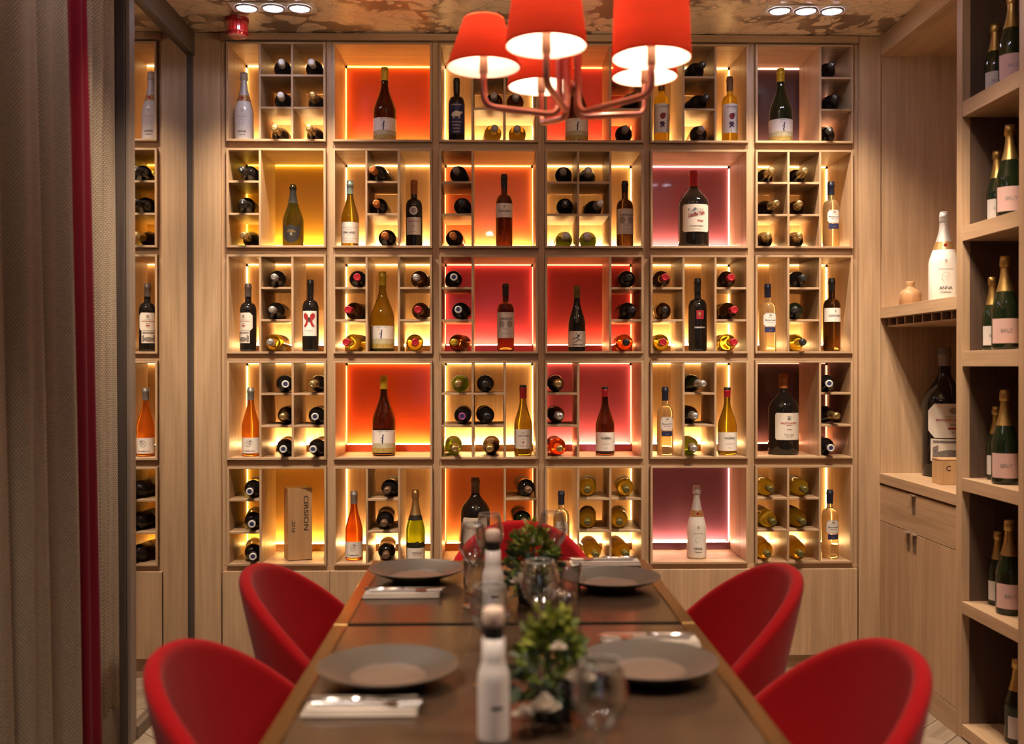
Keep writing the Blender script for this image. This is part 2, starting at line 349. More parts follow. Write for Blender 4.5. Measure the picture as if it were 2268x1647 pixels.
def build_box(r, c_):
    lay = LAY[r][c_]; pan = PANEL.get((r, c_))
    if pan: words = 'backlit %s panel' % pan[3]
    else: words = 'backlit pale wood panel'
    t = thing('wine_display_box', 'square oak wine niche with %s, %s, %s' % (words, ROWN[r], COLN[c_]), 'wine rack', (colx(c_), 0, rowz(r)-SZ_/2), 0, 'wine niches of the lit wall')
    H = SZ_/2
    pbox('side_board', -H, -H+TB, 0, 0.36, 0, SZ_, WZ, t); pbox('side_board', H-TB, H, 0, 0.36, 0, SZ_, WZ, t)
    pbox('top_board', -H+TB, H-TB, 0.0, 0.36, SZ_-TB, SZ_, WX, t); pbox('bottom_board', -H+TB, H-TB, 0.0, 0.36, 0, TB, WX, t)
    if pan: pm_ = pbr('lacquer_'+pan[3].replace(' ', '_'), pan[0], 0.22, coat=0.3)
    else: pm_ = WB
    col, k = (pan[1], pan[2]) if pan else (WARM, 1.0)
    pbox('back_panel', -0.208, 0.208, YB, YB+0.012, 0.046, SZ_-TB-0.0055, pm_, t, 0)
    pbox('ledge', -IN/2, IN/2, 0.306, YB+0.02, TB, 0.044, pm_ if pan else WX, t)
    es = emit('led_line_%d%d' % (r, c_) if pan else 'led_line_warm', col, L_SIDE*k)
    cb_ = tuple(0.75*a_+0.25*b_ for a_, b_ in zip(col, WARM))
    eb = emit('led_ledge_%d%d' % (r, c_) if pan else 'led_ledge_warm', cb_, L_BOT*k*(0.70 if pan else 1.0))
    z1 = SZ_-TB
    pbox('led_strip', -0.206, 0.206, YB-0.012, YB+0.002, z1-0.0040, z1-0.0005, es, t, 0)
    for sx in (-1, 1):
        pbox('led_strip', sx*0.2098, sx*0.2126, YB-0.012, YB+0.002, 0.050, z1-0.012, es, t, 0)
        pbox('corner_bracket', sx*0.2035, sx*0.2125, YB-0.018, YB-0.0125, z1-0.0115, z1-0.0005, BLACKP, t)
    pbox('led_strip', -0.205, 0.205, 0.3065, 0.3165, 0.0442, 0.0475, eb, t, 0)
    # dividers
    for i in (0, 1):
        a, b = lay[i], lay[i+1]
        if a == 'W' and b == 'W': continue
        x = -IN/2+(i+1)*SW+i*TB
        pbox('divider', x, x+TB, 0.001, 0.30, TB, SZ_-TB, WZ, t)
    for i, ch in enumerate(lay):
        if ch == 'C':
            a, b = slot_x(i)
            for kk in (1, 2):
                z = TB+kk*SW+(kk-1)*TB
                pbox('shelf', a, b, 0.0015, 0.30, z, z+TB, WX, t)
    BOXES[(r, c_)] = t
for r in range(5):
    for c_ in range(6): build_box(r, c_)

# ------------------------------------------------------------------ bottles
def sm(t): t = max(0.0, min(1.0, t)); return t*t*(3-2*t)
def bottle_prof(kind, h, R, nr=0.0142):
    P = [(0, 0.0), (R*0.86, 0.0), (R*0.96, 0.003), (R, 0.010)]
    if kind == 'bordeaux':
        zs, zn = 0.60*h, 0.745*h
        P += [(R, zs*0.5), (R, zs)]
        for i in range(1, 11):
            t = i/10; P.append((nr+(R-nr)*(math.cos(t*PI/2)**0.62 if t < 0.78 else (1-sm((t-0.45)/0.55))*0.9), zs+(zn-zs)*t))
        P += [(nr, 0.80*h)]
    elif kind == 'bigbordeaux':
        zs, zn = 0.54*h, 0.80*h
        P += [(R, zs*0.5), (R, zs)]
        for i in range(1, 13):
            t = i/12; e = math.sqrt(max(0, 1-(t*0.93)**2)); s = 1-sm(t)
            P.append((nr+(R-nr)*(e*(1-t)+s*t), zs+(zn-zs)*t))
        P += [(nr, 0.84*h)]
    elif kind == 'burgundy':
        zs, zn = 0.42*h, 0.80*h
        P += [(R, zs*0.5), (R, zs)]
        for i in range(1, 13):
            t = i/12; P.append((nr+(R-nr)*(1-sm(t**0.92)), zs+(zn-zs)*t))
    else:   # champagne
        zs, zn = 0.42*h, 0.90*h
        P += [(R, zs*0.5), (R, zs)]
        for i in range(1, 13):
            t = i/12; P.append((nr*0.95+(R-nr*0.95)*(1-sm(t**0.8))**1.05, zs+(zn-zs)*t))
    P += [(nr, 0.925*h), (nr*1.1, 0.93*h), (nr*1.1, 0.965*h), (nr*0.98, 0.97*h), (nr*0.98, 0.995*h), (nr*0.9, h), (0, h)]
    return P
def prof_r(P, z):
    for (r0, z0), (r1, z1) in zip(P[1:], P[2:]):
        if z0 <= z <= z1 and z1 > z0: return r0+(r1-r0)*(z-z0)/(z1-z0)
    return P[-2][0]
def band_prof(P, z0, z1, off):
    zs = sorted({z0, z1, *[z for r_, z in P if z0 < z < z1]})
    return [(prof_r(P, z)+off, z) for z in zs]
def wine_glass_mat(name, col, tl=0.42):
    """filled bottle: clear refraction with the wine glowing when lit from behind"""
    mt, nt, N, L = newmat(name)
    o = N.new('ShaderNodeOutputMaterial'); b = N.new('ShaderNodeBsdfPrincipled'); t = N.new('ShaderNodeBsdfTranslucent'); mx = N.new('ShaderNodeMixShader')
    b.inputs['Base Color'].default_value = (*col, 1); b.inputs['Roughness'].default_value = 0.04; b.inputs['Transmission Weight'].default_value = 0.92; b.inputs['IOR'].default_value = 1.36
    t.inputs[0].default_value = (*col, 1); mx.inputs[0].default_value = tl
    L.new(b.outputs[0], mx.inputs[1]); L.new(t.outputs[0], mx.inputs[2]); L.new(mx.outputs[0], o.inputs[0]); MATS[name] = mt; return mt
GL = {'dark': pbr('glass_dark', (0.010, 0.008, 0.007), 0.06, spec=0.6),
 'darkgreen': pbr('glass_dark_green', (0.010, 0.016, 0.006), 0.06, spec=0.6),
 'brown': wine_glass_mat('glass_brown', (0.060, 0.027, 0.006), 0.13),
 'olive': wine_glass_mat('glass_olive', (0.42, 0.31, 0.025), 0.16),
 'yellow': wine_glass_mat('glass_yellow', (1.0, 0.78, 0.13), 0.58),
 'green': wine_glass_mat('glass_green', (0.36, 0.52, 0.02), 0.36),
 'white': wine_glass_mat('glass_clear_wine', (0.98, 0.87, 0.55), 0.12),
 'moss': wine_glass_mat('glass_moss', (0.11, 0.11, 0.012), 0.16),
 'amber': wine_glass_mat('glass_amber', (0.80, 0.30, 0.04), 0.3),
 'rose': wine_glass_mat('glass_rose', (0.78, 0.17, 0.02), 0.22),
 'ceramic': pbr('white_lacquer', (0.80, 0.76, 0.72), 0.18, coat=0.4)}
GLW = {'dark': 'dark', 'darkgreen': 'dark green', 'moss': 'moss', 'brown': 'brown', 'olive': 'olive', 'yellow': 'golden', 'green': 'bright green', 'white': 'pale gold', 'amber': 'amber', 'rose': 'red orange', 'ceramic': 'white'}
FO = {'white': ((0.62, 0.60, 0.58), 0.4, 0.2), 'gold': ((0.50, 0.36, 0.14), 0.35, 0.9), 'silver': ((0.55, 0.52, 0.50), 0.35, 0.8), 'grey': ((0.30, 0.28, 0.27), 0.4, 0.5), 'black': ((0.018, 0.017, 0.017), 0.35, 0.0),
 'orange': ((0.52, 0.16, 0.03), 0.4, 0.1), 'red': ((0.42, 0.015, 0.025), 0.35, 0.1), 'yellow': ((0.50, 0.33, 0.02), 0.4, 0.3), 'olive': ((0.13, 0.11, 0.03), 0.4, 0.4), 'brown': ((0.17, 0.10, 0.06), 0.4, 0.4),
 'teal': ((0.30, 0.42, 0.38), 0.4, 0.2), 'navy': ((0.018, 0.022, 0.05), 0.4, 0.1), 'ring': ((0.03, 0.025, 0.04), 0.35, 0.0), 'purple': ((0.30, 0.06, 0.22), 0.4, 0.2), 'amberfoil': ((0.36, 0.12, 0.03), 0.4, 0.2), 'taupe': ((0.22, 0.17, 0.15), 0.4, 0.3), 'redring': ((0.33, 0.012, 0.02), 0.35, 0.1)}
FOIL = {k: pbr('foil_'+k, v[0], v[1], v[2]) for k, v in FO.items()}
FW_ = {'ring': 'white ringed', 'amberfoil': 'orange brown', 'redring': 'red'}
BME = {}
def get_me(key, fn):
    if key not in BME: BME[key] = fn()
    return BME[key]

# text and flat print wrapped round a bottle
TXT = {}
def text_geo(s, size):
    k = s
    if k not in TXT:
        cu = bpy.data.curves.new('txt', 'FONT'); cu.body = s; cu.size = 1.0; cu.align_x = 'CENTER'; cu.align_y = 'CENTER'; cu.resolution_u = 3; cu.offset = 0.014
        t = bpy.data.objects.new('tmp', cu); me = bpy.data.meshes.new_from_object(t)
        TXT[k] = ([tuple(v.co) for v in me.vertices], [tuple(p.vertices) for p in me.polygons])
        bpy.data.objects.remove(t); bpy.data.curves.remove(cu); bpy.data.meshes.remove(me)
    V, Fc = TXT[k]; return [(x*size, y*size) for x, y, z in V], Fc
def wrap(pts, R): return [(R*math.sin(u/R), -R*math.cos(u/R), v) for u, v in pts]
def text_obj(s, R, u, v, size, mat, parent, tilt=0.0, width=None, vertical=False, flat=False):
    P, Fc = text_geo(s, size)
    if width:
        ext = max(x for x, y in P)-min(x for x, y in P); k = width/ext; P = [(x*k, y) for x, y in P]
    if vertical: P = [(y, -x) for x, y in P]
    ct, st = math.cos(tilt), math.sin(tilt)
    P = [(x*ct-y*st+u, x*st+y*ct+v) for x, y in P]
    V = [(a, 0, b) for a, b in P] if flat else wrap(P, R)
    return mobj('lettering', mesh('lettering', V, Fc, mat), parent)
def poly_obj(name, polys, R, mat, parent, flat=False):
    bm = bmesh.new()
    for pts in polys:
        try: bm.faces.new([bm.verts.new((a, b, 0)) for a, b in pts])
        except ValueError: pass
    bmesh.ops.triangulate(bm, faces=bm.faces[:])
    if not flat:
        for _ in range(3):
            es = [e for e in bm.edges if e.calc_length() > 0.009]
            if not es: break
            bmesh.ops.subdivide_edges(bm, edges=es, cuts=1); bmesh.ops.triangulate(bm, faces=bm.faces[:])
    for v in bm.verts:
        u, z = v.co.x, v.co.y
        v.co = (u, 0, z) if flat else (R*math.sin(u/R), -R*math.cos(u/R), z)
    bmesh.ops.recalc_face_normals(bm, faces=bm.faces[:])
    return bm_obj(name, bm, mat, parent)
def ell(u, v, a, b, n=14, tilt=0.0):
    ct, st = math.cos(tilt), math.sin(tilt)
    return [(u+a*math.cos(2*PI*i/n)*ct-b*math.sin(2*PI*i/n)*st, v+a*math.cos(2*PI*i/n)*st+b*math.sin(2*PI*i/n)*ct) for i in range(n)]
def stroke(pts, wd):
    L_, R_ = [], []
    for i, p in enumerate(pts):
        a = pts[max(0, i-1)]; b = pts[min(len(pts)-1, i+1)]; d = Vector((b[0]-a[0], b[1]-a[1]))
        if d.length == 0: d = Vector((1, 0))
        d.normalize(); n = Vector((-d.y, d.x))*wd/2; L_.append((p[0]+n.x, p[1]+n.y)); R_.append((p[0]-n.x, p[1]-n.y))
    return L_+R_[::-1]
def label_patch(name, R, z0, z1, uh, mat, parent, uc=0.0, cham=0.0, n=16, shield=False):
    """paper patch on the glass, corners optionally cut"""
    V, Fc = [], []
    us = sorted({-uh, uh, *( -uh+2*uh*i/n for i in range(n+1)), *( (-uh+cham, uh-cham) if cham else ())})
    m_ = 4
    for u in us:
        a = max(0.0, abs(u)-(uh-cham)) if cham else 0.0
        lo, hi = z0+a, z1-a
        if shield:
            q = abs(u)/uh; lo = z0+(z1-z0)*0.42*q**2.4; hi = z1-(z1-z0)*0.10*math.sin(min(1, q*1.0)*PI)
        for j in range(m_+1): V.append((*wrap([(u+uc, 0)], R)[0][:2], lo+(hi-lo)*j/m_))
    for i in range(len(us)-1):
        for j in range(m_):
            a = i*(m_+1)+j; Fc.append((a, a+m_+1, a+m_+2, a+1))
    return mobj(name, mesh(name, V, Fc, mat, True), parent)

def label_me(P):
    V, Fc = [], []; n = 14
    for i in range(n+1):
        a = -1.25+2.5*i/n
        for z in (0.035, 0.078, 0.120): V.append(((R0_+0.0005)*math.sin(a), (R0_+0.0005)*math.cos(a), z))
    for i in range(n):
        for j in (0, 1): Fc.append((i*3+j, i*3+3+j, i*3+4+j, i*3+j+1))
    return mesh('label', V, Fc, PAPER, True)
R0_ = 0.0395
# lying bottles ------------------------------------------------------
LH = 0.298
def lying(r, c_, col, row, bx, cx_, glass, foil, mark=None, R=0.0395, kind=None, tipY=-0.042):
    t0 = BOXES[(r, c_)]
    a, b = slot_x(col); a += t0.location.x+0.003; b += t0.location.x-0.003
    zf = t0.location.z+TB+row*0+(2-row)*(SW+TB)
    kind = kind or ('champagne' if foil in ('gold', 'silver') and glass in ('dark', 'darkgreen', 'green') else 'bordeaux')
    ys, yt = tipY+0.11, tipY
    zc = zf+R+0.0012
    xs = at_Y(bx, 800, ys).x; xt = at_Y(cx_, 800, yt).x
    xs = max(a+R, min(b-R, xs))
    tn = (xt-xs)/(ys-yt)              # dx per unit towards the viewer
    xb = xs-tn*(LH-0.11)
    xb = max(a+R, min(b-R, xb)); tn = (xs-xb)/(LH-0.11)
    tn = max(-0.5, min(0.5, tn)); phi = math.atan(tn)
    yb_ = yt+LH*math.cos(phi)
    if yb_ > 0.296: yb_ = 0.296
    yb_ += random.uniform(-0.012, 0.008)
    xb = xs-tn*(yb_-ys)
    xb = max(a+R/math.cos(phi), min(b-R/math.cos(phi), xb))
    hor = ['left', 'middle', 'right'][col]; ver = ['upper', 'middle', 'lower'][row]
    tx = '%s wine bottle with %s foil lying in %s %s cubby, %s, %s' % (GLW[glass], FW_.get(foil, foil), ver, hor, ROWN[r], COLN[c_])
    t = thing('wine_bottle', tx, 'bottle', (xb, yb_, zc), 0, 'wine bottles lying in the wall cubbies', rot=(PI/2, 0, phi))
    P = bottle_prof(kind, LH, R)
    k = (kind, R)
    mobj('glass_body', get_me(('gb', k, glass), lambda: mesh('glass_body', *lathe(P, 32), GL[glass], True)), t)
    z0 = LH*(0.80 if kind == 'bordeaux' else 0.72)
    cp = band_prof(P, z0, LH*0.9945, 0.0009)+[(0.0125, LH+0.0012), (0, LH+0.0012)]
    mobj('foil_capsule', get_me(('fc', k, foil), lambda: mesh('foil_capsule', *lathe(cp, 24), FOIL[foil], True)), t)
    if foil in ('ring', 'purple', 'redring'):
        rm = FOIL['white'] if foil == 'ring' else FOIL['purple'] if foil == 'purple' else FOIL['red']
        ctr = INKB if foil != 'redring' else FOIL['red']
        mobj('foil_ring', get_me(('fr', foil), lambda: mesh('foil_ring', *lathe([(0.0165, LH-0.006), (0.0170, LH), (0.0158, LH+0.0022), (0.0100, LH+0.0024), (0.0095, LH+0.0014)], 24), rm, True)), t)
        mobj('foil_disc', get_me(('fd', foil), lambda: mesh('foil_disc', *lathe([(0.0095, LH+0.0016), (0, LH+0.0016)], 20), ctr)), t)
    else:
        V_, F_ = lathe([(0.0105, LH+0.0010), (0.0098, LH+0.0020), (0.0078, LH+0.0020), (0.0072, LH+0.0013)], 20)
        mobj('embossed_ring', get_me(('er', foil), lambda: mesh('embossed_ring', V_, F_, FOIL[foil], True)), t)
    if mark:
        V2, F2 = text_geo(mark, 0.016)
        mobj('foil_mark', get_me(('mk', mark), lambda: mesh('foil_mark', [(x, -y*-1, LH+0.0022) for x, y in V2], F2, INKW)), t)
    # paper label round the body
    mobj('label', get_me(('lb', R), lambda: label_me(P)), t)
    return t
LY = '''0 0 1 0 627.7 624.4 dark white
0 0 2 0 698 691 dark white
0 0 1 1 628 622 dark white
0 0 2 1 700.5 694 dark gold
0 0 1 2 618 609 dark gold
0 0 2 2 695 685 dark gold
0 2 1 1 1094.4 1093 brown grey
0 2 2 1 1141.6 1146 brown grey
0 2 1 2 1092 1096 olive grey
0 2 2 2 1146 1146 olive grey
0 3 2 1 1400 1402 dark black
0 3 2 2 1381 1385 dark taupe
0 4 1 0 1540 1566.6 dark black V
0 4 1 1 1547 1566 dark black V
0 4 1 2 1546 1553 dark taupe
0 5 2 0 1830 1842 dark black V
0 5 2 1 1839 1850 dark black V
0 5 2 2 1829.6 1838 dark black V
1 0 0 0 552.8 535.8 dark black V
1 0 0 1 547 538 dark black S
1 0 0 2 550.5 538.4 dark gold
1 1 1 0 836 826 dark orange
1 1 1 1 838 834 dark orange
1 1 1 2 858 852.6 dark orange
1 2 0 0 1016 1010 dark taupe
1 2 0 1 1024.5 1023 dark black
1 2 0 2 1007 1003 dark orange
1 3 0 0 1248 1245.7 dark taupe
1 3 1 0 1301 1303 darkgreen silver
1 3 0 1 1251 1251.6 dark black X
1 3 1 1 1320 1330 darkgreen silver
1 3 0 2 1251 1255 green silver
1 3 1 2 1296.5 1299.7 green silver
1 5 0 0 1696.7 1707.7 dark gold
1 5 1 0 1768 1781.5 dark gold
1 5 0 1 1702 1719 dark gold
1 5 1 1 1764 1770.5 dark gold
1 5 0 2 1694.5 1701 dark gold
1 5 1 2 1763 1770 dark gold
2 0 1 0 614.5 610 dark grey
2 0 1 1 611.6 604 dark grey
2 0 1 2 609 604 olive grey
2 1 0 0 795 791 dark redring
2 1 0 1 784 770 brown redring
2 1 0 2 782 744.6 olive redring
2 1 2 0 928.6 921 brown silver
2 1 2 1 931.5 926 brown redring
2 1 2 2 918.7 946 olive redring
2 2 0 0 1005 1005.5 dark ring
2 2 0 1 1020 1011 dark ring
2 2 0 2 1013 1002 brown yellow
2 3 2 0 1387.5 1393 dark black
2 3 2 1 1390.7 1400 dark black
2 3 2 2 1383 1388 amber black
2 4 0 0 1464 1472.5 brown redring
2 4 0 1 1467 1472 brown black
2 4 0 2 1462 1468 olive redring
2 4 2 0 1609.6 1619.5 brown redring
2 4 2 1 1613 1627 brown redring
2 4 2 2 1612 1625.5 olive redring
2 5 1 0 1766 1781 dark black
2 5 1 1 1755 1761 darkgreen black
2 5 1 2 1762 1784 olive black
3 0 1 0 639 632 dark ring
3 0 2 0 700.5 691 dark gold
3 0 1 1 634 625.5 dark gold
3 0 2 1 709 697 dark ring
3 0 1 2 639 626.6 dark ring
3 0 2 2 707 693 dark ring
3 2 0 0 1016.7 1013.5 green gold
3 2 1 0 1075 1075 dark black
3 2 0 1 1024.5 1023.5 dark purple
3 2 1 1 1076 1080 dark black
3 2 0 2 1005.5 1009 green gold
3 2 1 2 1086 1084 dark gold
3 3 0 0 1233 1237 darkgreen gold
3 3 0 1 1234.7 1245.7 dark silver
3 3 0 2 1235 1243.6 rose gold
3 4 1 0 1540 1567.7 darkgreen silver
3 4 1 1 1531 1540 darkgreen silver
3 4 1 2 1529 1537 green silver
3 5 2 0 1823 1836 dark ring
3 5 2 1 1834.5 1853 dark gold
3 5 2 2 1825.6 1841 dark ring
4 0 0 0 560.5 552.8 dark ring
4 0 0 1 566 557 dark ring
4 0 0 2 568 559 dark ring
4 1 1 0 862.5 852.6 dark brown
4 1 1 1 852.6 850 dark brown
4 1 1 2 856 853.7 dark brown
4 2 2 0 1165 1171.6 dark brown
4 2 2 1 1157 1163 darkgreen brown
4 3 1 0 1298.6 1300.7 yellow olive
4 3 2 0 1384 1388 yellow olive
4 3 1 1 1299 1301 yellow olive
4 3 2 1 1370.6 1372 yellow olive
4 3 1 2 1313 1320 yellow olive
4 3 2 2 1377 1388.6 yellow olive
4 5 0 0 1696.7 1709 yellow olive
4 5 1 0 1770.5 1783 yellow olive
4 5 0 1 1699 1712.8 yellow olive
4 5 1 1 1766 1779 yellow olive
4 5 0 2 1692 1701 yellow olive
4 5 1 2 1765 1774 yellow olive'''
for ln in LY.split('\n'):
    q = ln.split()
    lying(int(q[0]), int(q[1]), int(q[2]), int(q[3]), float(q[4]), float(q[5]), q[6], q[7], q[8] if len(q) > 8 else None)

# standing bottles ---------------------------------------------------
def standing(r, c_, px, h, R, kind, glass, desc, foil=None, fz=0.8, nr=0.0142, rotz=0.0, art=None, depth=0.055, loc=None, group='bottles standing in the wall niches', cat='bottle'):
    if loc is None:
        t0 = BOXES[(r, c_)]; Y = depth+R; X = at_Y(px, 800, Y).x
        X = max(t0.location.x-IN/2+R+0.002, min(t0.location.x+IN/2-R-0.002, X))
        loc = (X, Y, t0.location.z+TB+0.0006); lab = '%s, %s, %s' % (desc, ROWN[r], COLN[c_])
    else: lab = desc
    t = thing('wine_bottle', lab, cat, loc, rotz, group)
    P = bottle_prof(kind, h, R, nr); k = (kind, round(h, 4), R)
    mobj('glass_body', get_me(('sb', k, glass), lambda: mesh('glass_body', *lathe(P, 40), GL[glass], True)), t)
    if foil:
        cp = band_prof(P, fz*h, h*0.9945, 0.0009)+[(nr*0.9, h+0.0012), (0, h+0.0012)]
        mobj('foil_capsule', get_me(('sf', k, foil, fz), lambda: mesh('foil_capsule', *lathe(cp, 28), FOIL[foil], True)), t)
    if art: art(t, h, R, P)
    return t
def fullband(t, P, z0, z1, mat, name='label', off=0.0005, cov=None):
    return lathe_obj(name, band_prof(P, z0, z1, off), mat, t, seg=40)

def art_anna(big=1.0):
    def f(t, h, R, P):
        cm = pbr('pearl_foil', (0.52, 0.49, 0.47), 0.4, 0.3, bump=0.5, bscale=400)
        fullband(t, P, 0.665*h, 0.992*h, cm, 'neck_foil', 0.0006)
        lathe_obj('foil_crown', [(prof_r(P, 0.885*h)+0.0016, 0.885*h), (0.0185, 0.89*h), (0.0180, 0.955*h), (0.0165, 0.995*h), (0, h+0.001)], cm, t, seg=24)
        b = fullband(t, P, 0.578*h, 0.664*h, pbr('band_gold', (0.50, 0.30, 0.12), 0.35, 0.6), 'neck_band', 0.001)
        rb = prof_r(P, 0.62*h)+0.004
        poly_obj('seal', [ell(0.0, 0.62*h, 0.0072, 0.0075)], rb, INKR, b)
        text_obj('ANNA', R+0.0006, 0, 0.142*h, 0.0155*big, INK, t, width=0.042*big)
        text_obj('Codorníu', R+0.0006, 0, 0.097*h, 0.009*big, INK, t, width=0.032*big)
        hd = [stroke([(0.006*math.cos(a)*2.1*big, 0.262*h+0.016*big*math.sin(a)) for a in [x*0.22+0.2 for x in range(20)]], 0.0010),
              stroke([(-0.011*big, 0.265*h), (-0.013*big, 0.25*h), (-0.009*big, 0.235*h), (-0.008*big, 0.218*h)], 0.0009),
              stroke([(0.002*big, 0.285*h), (0.010*big, 0.262*h), (0.004*big, 0.24*h), (0.009*big, 0.222*h)], 0.0009),
              stroke([(-0.003*big, 0.282*h), (-0.002*big, 0.255*h), (0.001*big, 0.225*h)], 0.0007)]
        poly_obj('portrait', hd, R+0.0006, INKG, t)
        text_obj('BLANC DE BLANCS', R+0.0006, 0, 0.352*h, 0.006*big, INKG, t, width=0.046*big)
        rr = prof_r(P, 0.45*h)
        poly_obj('crest', [ell(0, 0.455*h, 0.005, 0.0022), ell(0, 0.437*h, 0.006, 0.0028), ell(0, 0.42*h, 0.004, 0.0015)], R*1.0+0.0006, pbr('ink_pale', (0.55, 0.50, 0.46), 0.6), t)
    return f
def art_harvest(t, h, R, P):
    wl_ = fullband(t, P, 0.155*h, 0.320*h, PAPERW)
    grad = fullband(t, P, 0.098*h, 0.1545*h, pbr('label_haze', (0.50, 0.46, 0.30), 0.6, vary=0.15, bscale=60))
    fld = fullband(t, P, 0.040*h, 0.0975*h, pbr('label_field', (0.42, 0.30, 0.08), 0.6, vary=0.85, bscale=330))
    R1 = R+0.0012
    poly_obj('horizon', [stroke([(-0.045, 0.157*h), (0, 0.157*h), (0.045, 0.157*h)], 0.0008)], R1, INKG, wl_)
    z = 0.16*h
    fig = [stroke([(0, z), (-0.002, z+0.010), (0.001, z+0.018), (0.0, z+0.026), (0.002, z+0.033)], 0.0055), ell(0.002, z+0.037, 0.0032, 0.0036),
           stroke([(-0.001, z+0.027), (-0.006, z+0.022), (-0.010, z+0.020)], 0.0022), stroke([(-0.012, z+0.048), (-0.016, z+0.053)], 0.0013), stroke([(-0.008, z+0.044), (-0.015, z+0.041)], 0.0013), stroke([(-0.006, z+0.050), (-0.007, z+0.056)], 0.0013)]
    poly_obj('figure', fig, R1, INKB, wl_)
    text_obj('CASTELL DEL REMEI', R1, 0, 0.305*h, 0.0055, INKG, wl_, width=0.055)
def art_sheep(t, h, R, P):
    lb = label_patch('label', R+0.0006, 0.13*h, 0.60*h, R*1.35, pbr('label_blue', (0.022, 0.025, 0.115), 0.5), t)
    R1 = R+0.0014; z = 0.435*h
    body = [ell(0.001, z, 0.0205, 0.0125, 20), ell(0.0235, z+0.0065, 0.0075, 0.0055), ell(-0.020, z-0.004, 0.004, 0.009)]
    for u in (-0.014, -0.009, 0.010, 0.016): body.append([(u-0.002, z-0.005), (u+0.002, z-0.005), (u+0.0016, z-0.022), (u-0.0016, z-0.022)])
    poly_obj('sheep_print', body, R1, INKW, lb)
    text_obj('ATTA LAS BAVIR', R1, 0, 0.572*h, 0.009, INKW, lb, width=0.050)
    for i, s in enumerate(('TIERRA DEL DUERO', 'VIÑEDO', 'TINTO', 'ESPAÑA')): text_obj(s, R1, 0, (0.31-0.05*i)*h, 0.0075, INKW, lb, width=0.050-0.006*i)
def art_flower(t, h, R, P):
    lb = label_patch('label', R+0.0006, 0.154*h, 0.580*h, R*1.40, PAPERW, t); R1 = R+0.0014
    text_obj('LA CHARLA', R1, 0.002, 0.533*h, 0.0115, INK, lb, width=0.056)
    text_obj('BLANCO', R1, 0.002, 0.508*h, 0.005, INKG, lb, width=0.016)
    z = 0.395*h
    poly_obj('red_bloom', [ell(-0.002, z, 0.0125, 0.0145, 16), ell(0.004, z+0.006, 0.009, 0.009, 12)], R1, pbr('ink_crimson', (0.22, 0.02, 0.02), 0.6), lb)
    stem = [stroke([(0.004, z+0.014), (0.012, z+0.019), (0.021, z+0.008), (0.024, z-0.015), (0.024, z-0.040), (0.022, z-0.07)], 0.0010), stroke([(0.024, z-0.02), (0.030, z-0.024)], 0.003)]
    poly_obj('stem', stem, R1, pbr('ink_green', (0.05, 0.07, 0.03), 0.6), lb)
    z2 = 0.262*h; pt = []
    for a, l in ((-0.9, 0.015), (-0.45, 0.018), (-0.05, 0.017), (0.4, 0.018), (0.9, 0.013), (2.2, 0.012), (-2.2, 0.014)):
        pt.append(stroke([(-0.003, z2), (-0.003+l*0.55*math.sin(a), z2+l*0.55*math.cos(a)), (-0.003+l*math.sin(a*1.1), z2+l*math.cos(a*1.1))], 0.0065))
    pt.append(stroke([(-0.003, z2), (-0.005, z2-0.02), (-0.004, 0.165*h)], 0.0011))
    poly_obj('purple_bloom', pt, R1, pbr('ink_violet', (0.07, 0.03, 0.08), 0.6), lb)
def art_shield(t, h, R, P):
    fullband(t, P, 0.70*h, 0.955*h, pbr('neck_paper_black', (0.02, 0.018, 0.016), 0.75, spec=0.15), 'neck_sleeve', 0.0008)
    lb = label_patch('shield_label', R+0.0006, 0.065*h, 0.355*h, R*0.88, pbr('shield_black', (0.022, 0.020, 0.019), 0.5), t, shield=True); R1 = R+0.0014
    text_obj('Champagne', R1, 0, 0.262*h, 0.0075, INKGOLD, lb, width=0.028); text_obj('Dom Pérignon', R1, 0, 0.238*h, 0.009, INKGOLD, lb, width=0.040)
    text_obj('P2', R1, 0, 0.205*h, 0.010, INKW, lb); text_obj('1998', R1, 0, 0.182*h, 0.006, INKGOLD, lb)
    lathe_obj('lip_ring', [(0.0150, 0.945*h), (0.0172, 0.95*h), (0.0172, 0.962*h), (0.0150, 0.966*h)], GL['olive'], t, seg=28)
def label_with(z0, z1, wid, lines, mat=None, cham=0.0, extra=None, uc=0.0):
    """lines: (text, v, size, width, ink)"""
    def f(t, h, R, P):
        lb = label_patch('label', R+0.0006, z0*h, z1*h, min(wid*R, PI*R*0.98), mat or PAPER, t, uc=uc, cham=cham); R1 = R+0.0014
        for s, v, sz, wd, ink in lines: text_obj(s, R1, uc, v*h, sz, ink, lb, width=wd)
        if extra: extra(lb, h, R1, t, P)
    return f
def x_cara(lb, h, R1, t, P):
    lathe_obj('cap_thread', [(0.0158, 0.90*h), (0.0166, 0.901*h), (0.0166, 0.912*h), (0.0158, 0.913*h)], INK, t, seg=24)
    for v in (0.295, 0.125): poly_obj('ornament_line', [ell(u*0.0058, v*h, 0.0018, 0.0014, 6) for u in range(-8, 9)], R1, INKG, lb)
def x_mall(lb, h, R1, t, P):
    d = poly_obj('medallion', [ell(0, 0.537*h, 0.0195, 0.0195, 24)], R1-0.0006, INKW, t)
    poly_obj('medallion_print', [ell(0.002, 0.537*h, 0.0125, 0.0130, 16)], R1, INKG, d)
def x_cont(lb, h, R1, t, P): poly_obj('drop_mark', [[(0, 0.575*h), (0.0035, 0.545*h), (0.0025, 0.532*h), (-0.0025, 0.532*h), (-0.0035, 0.545*h)]], R1, INKG, lb)
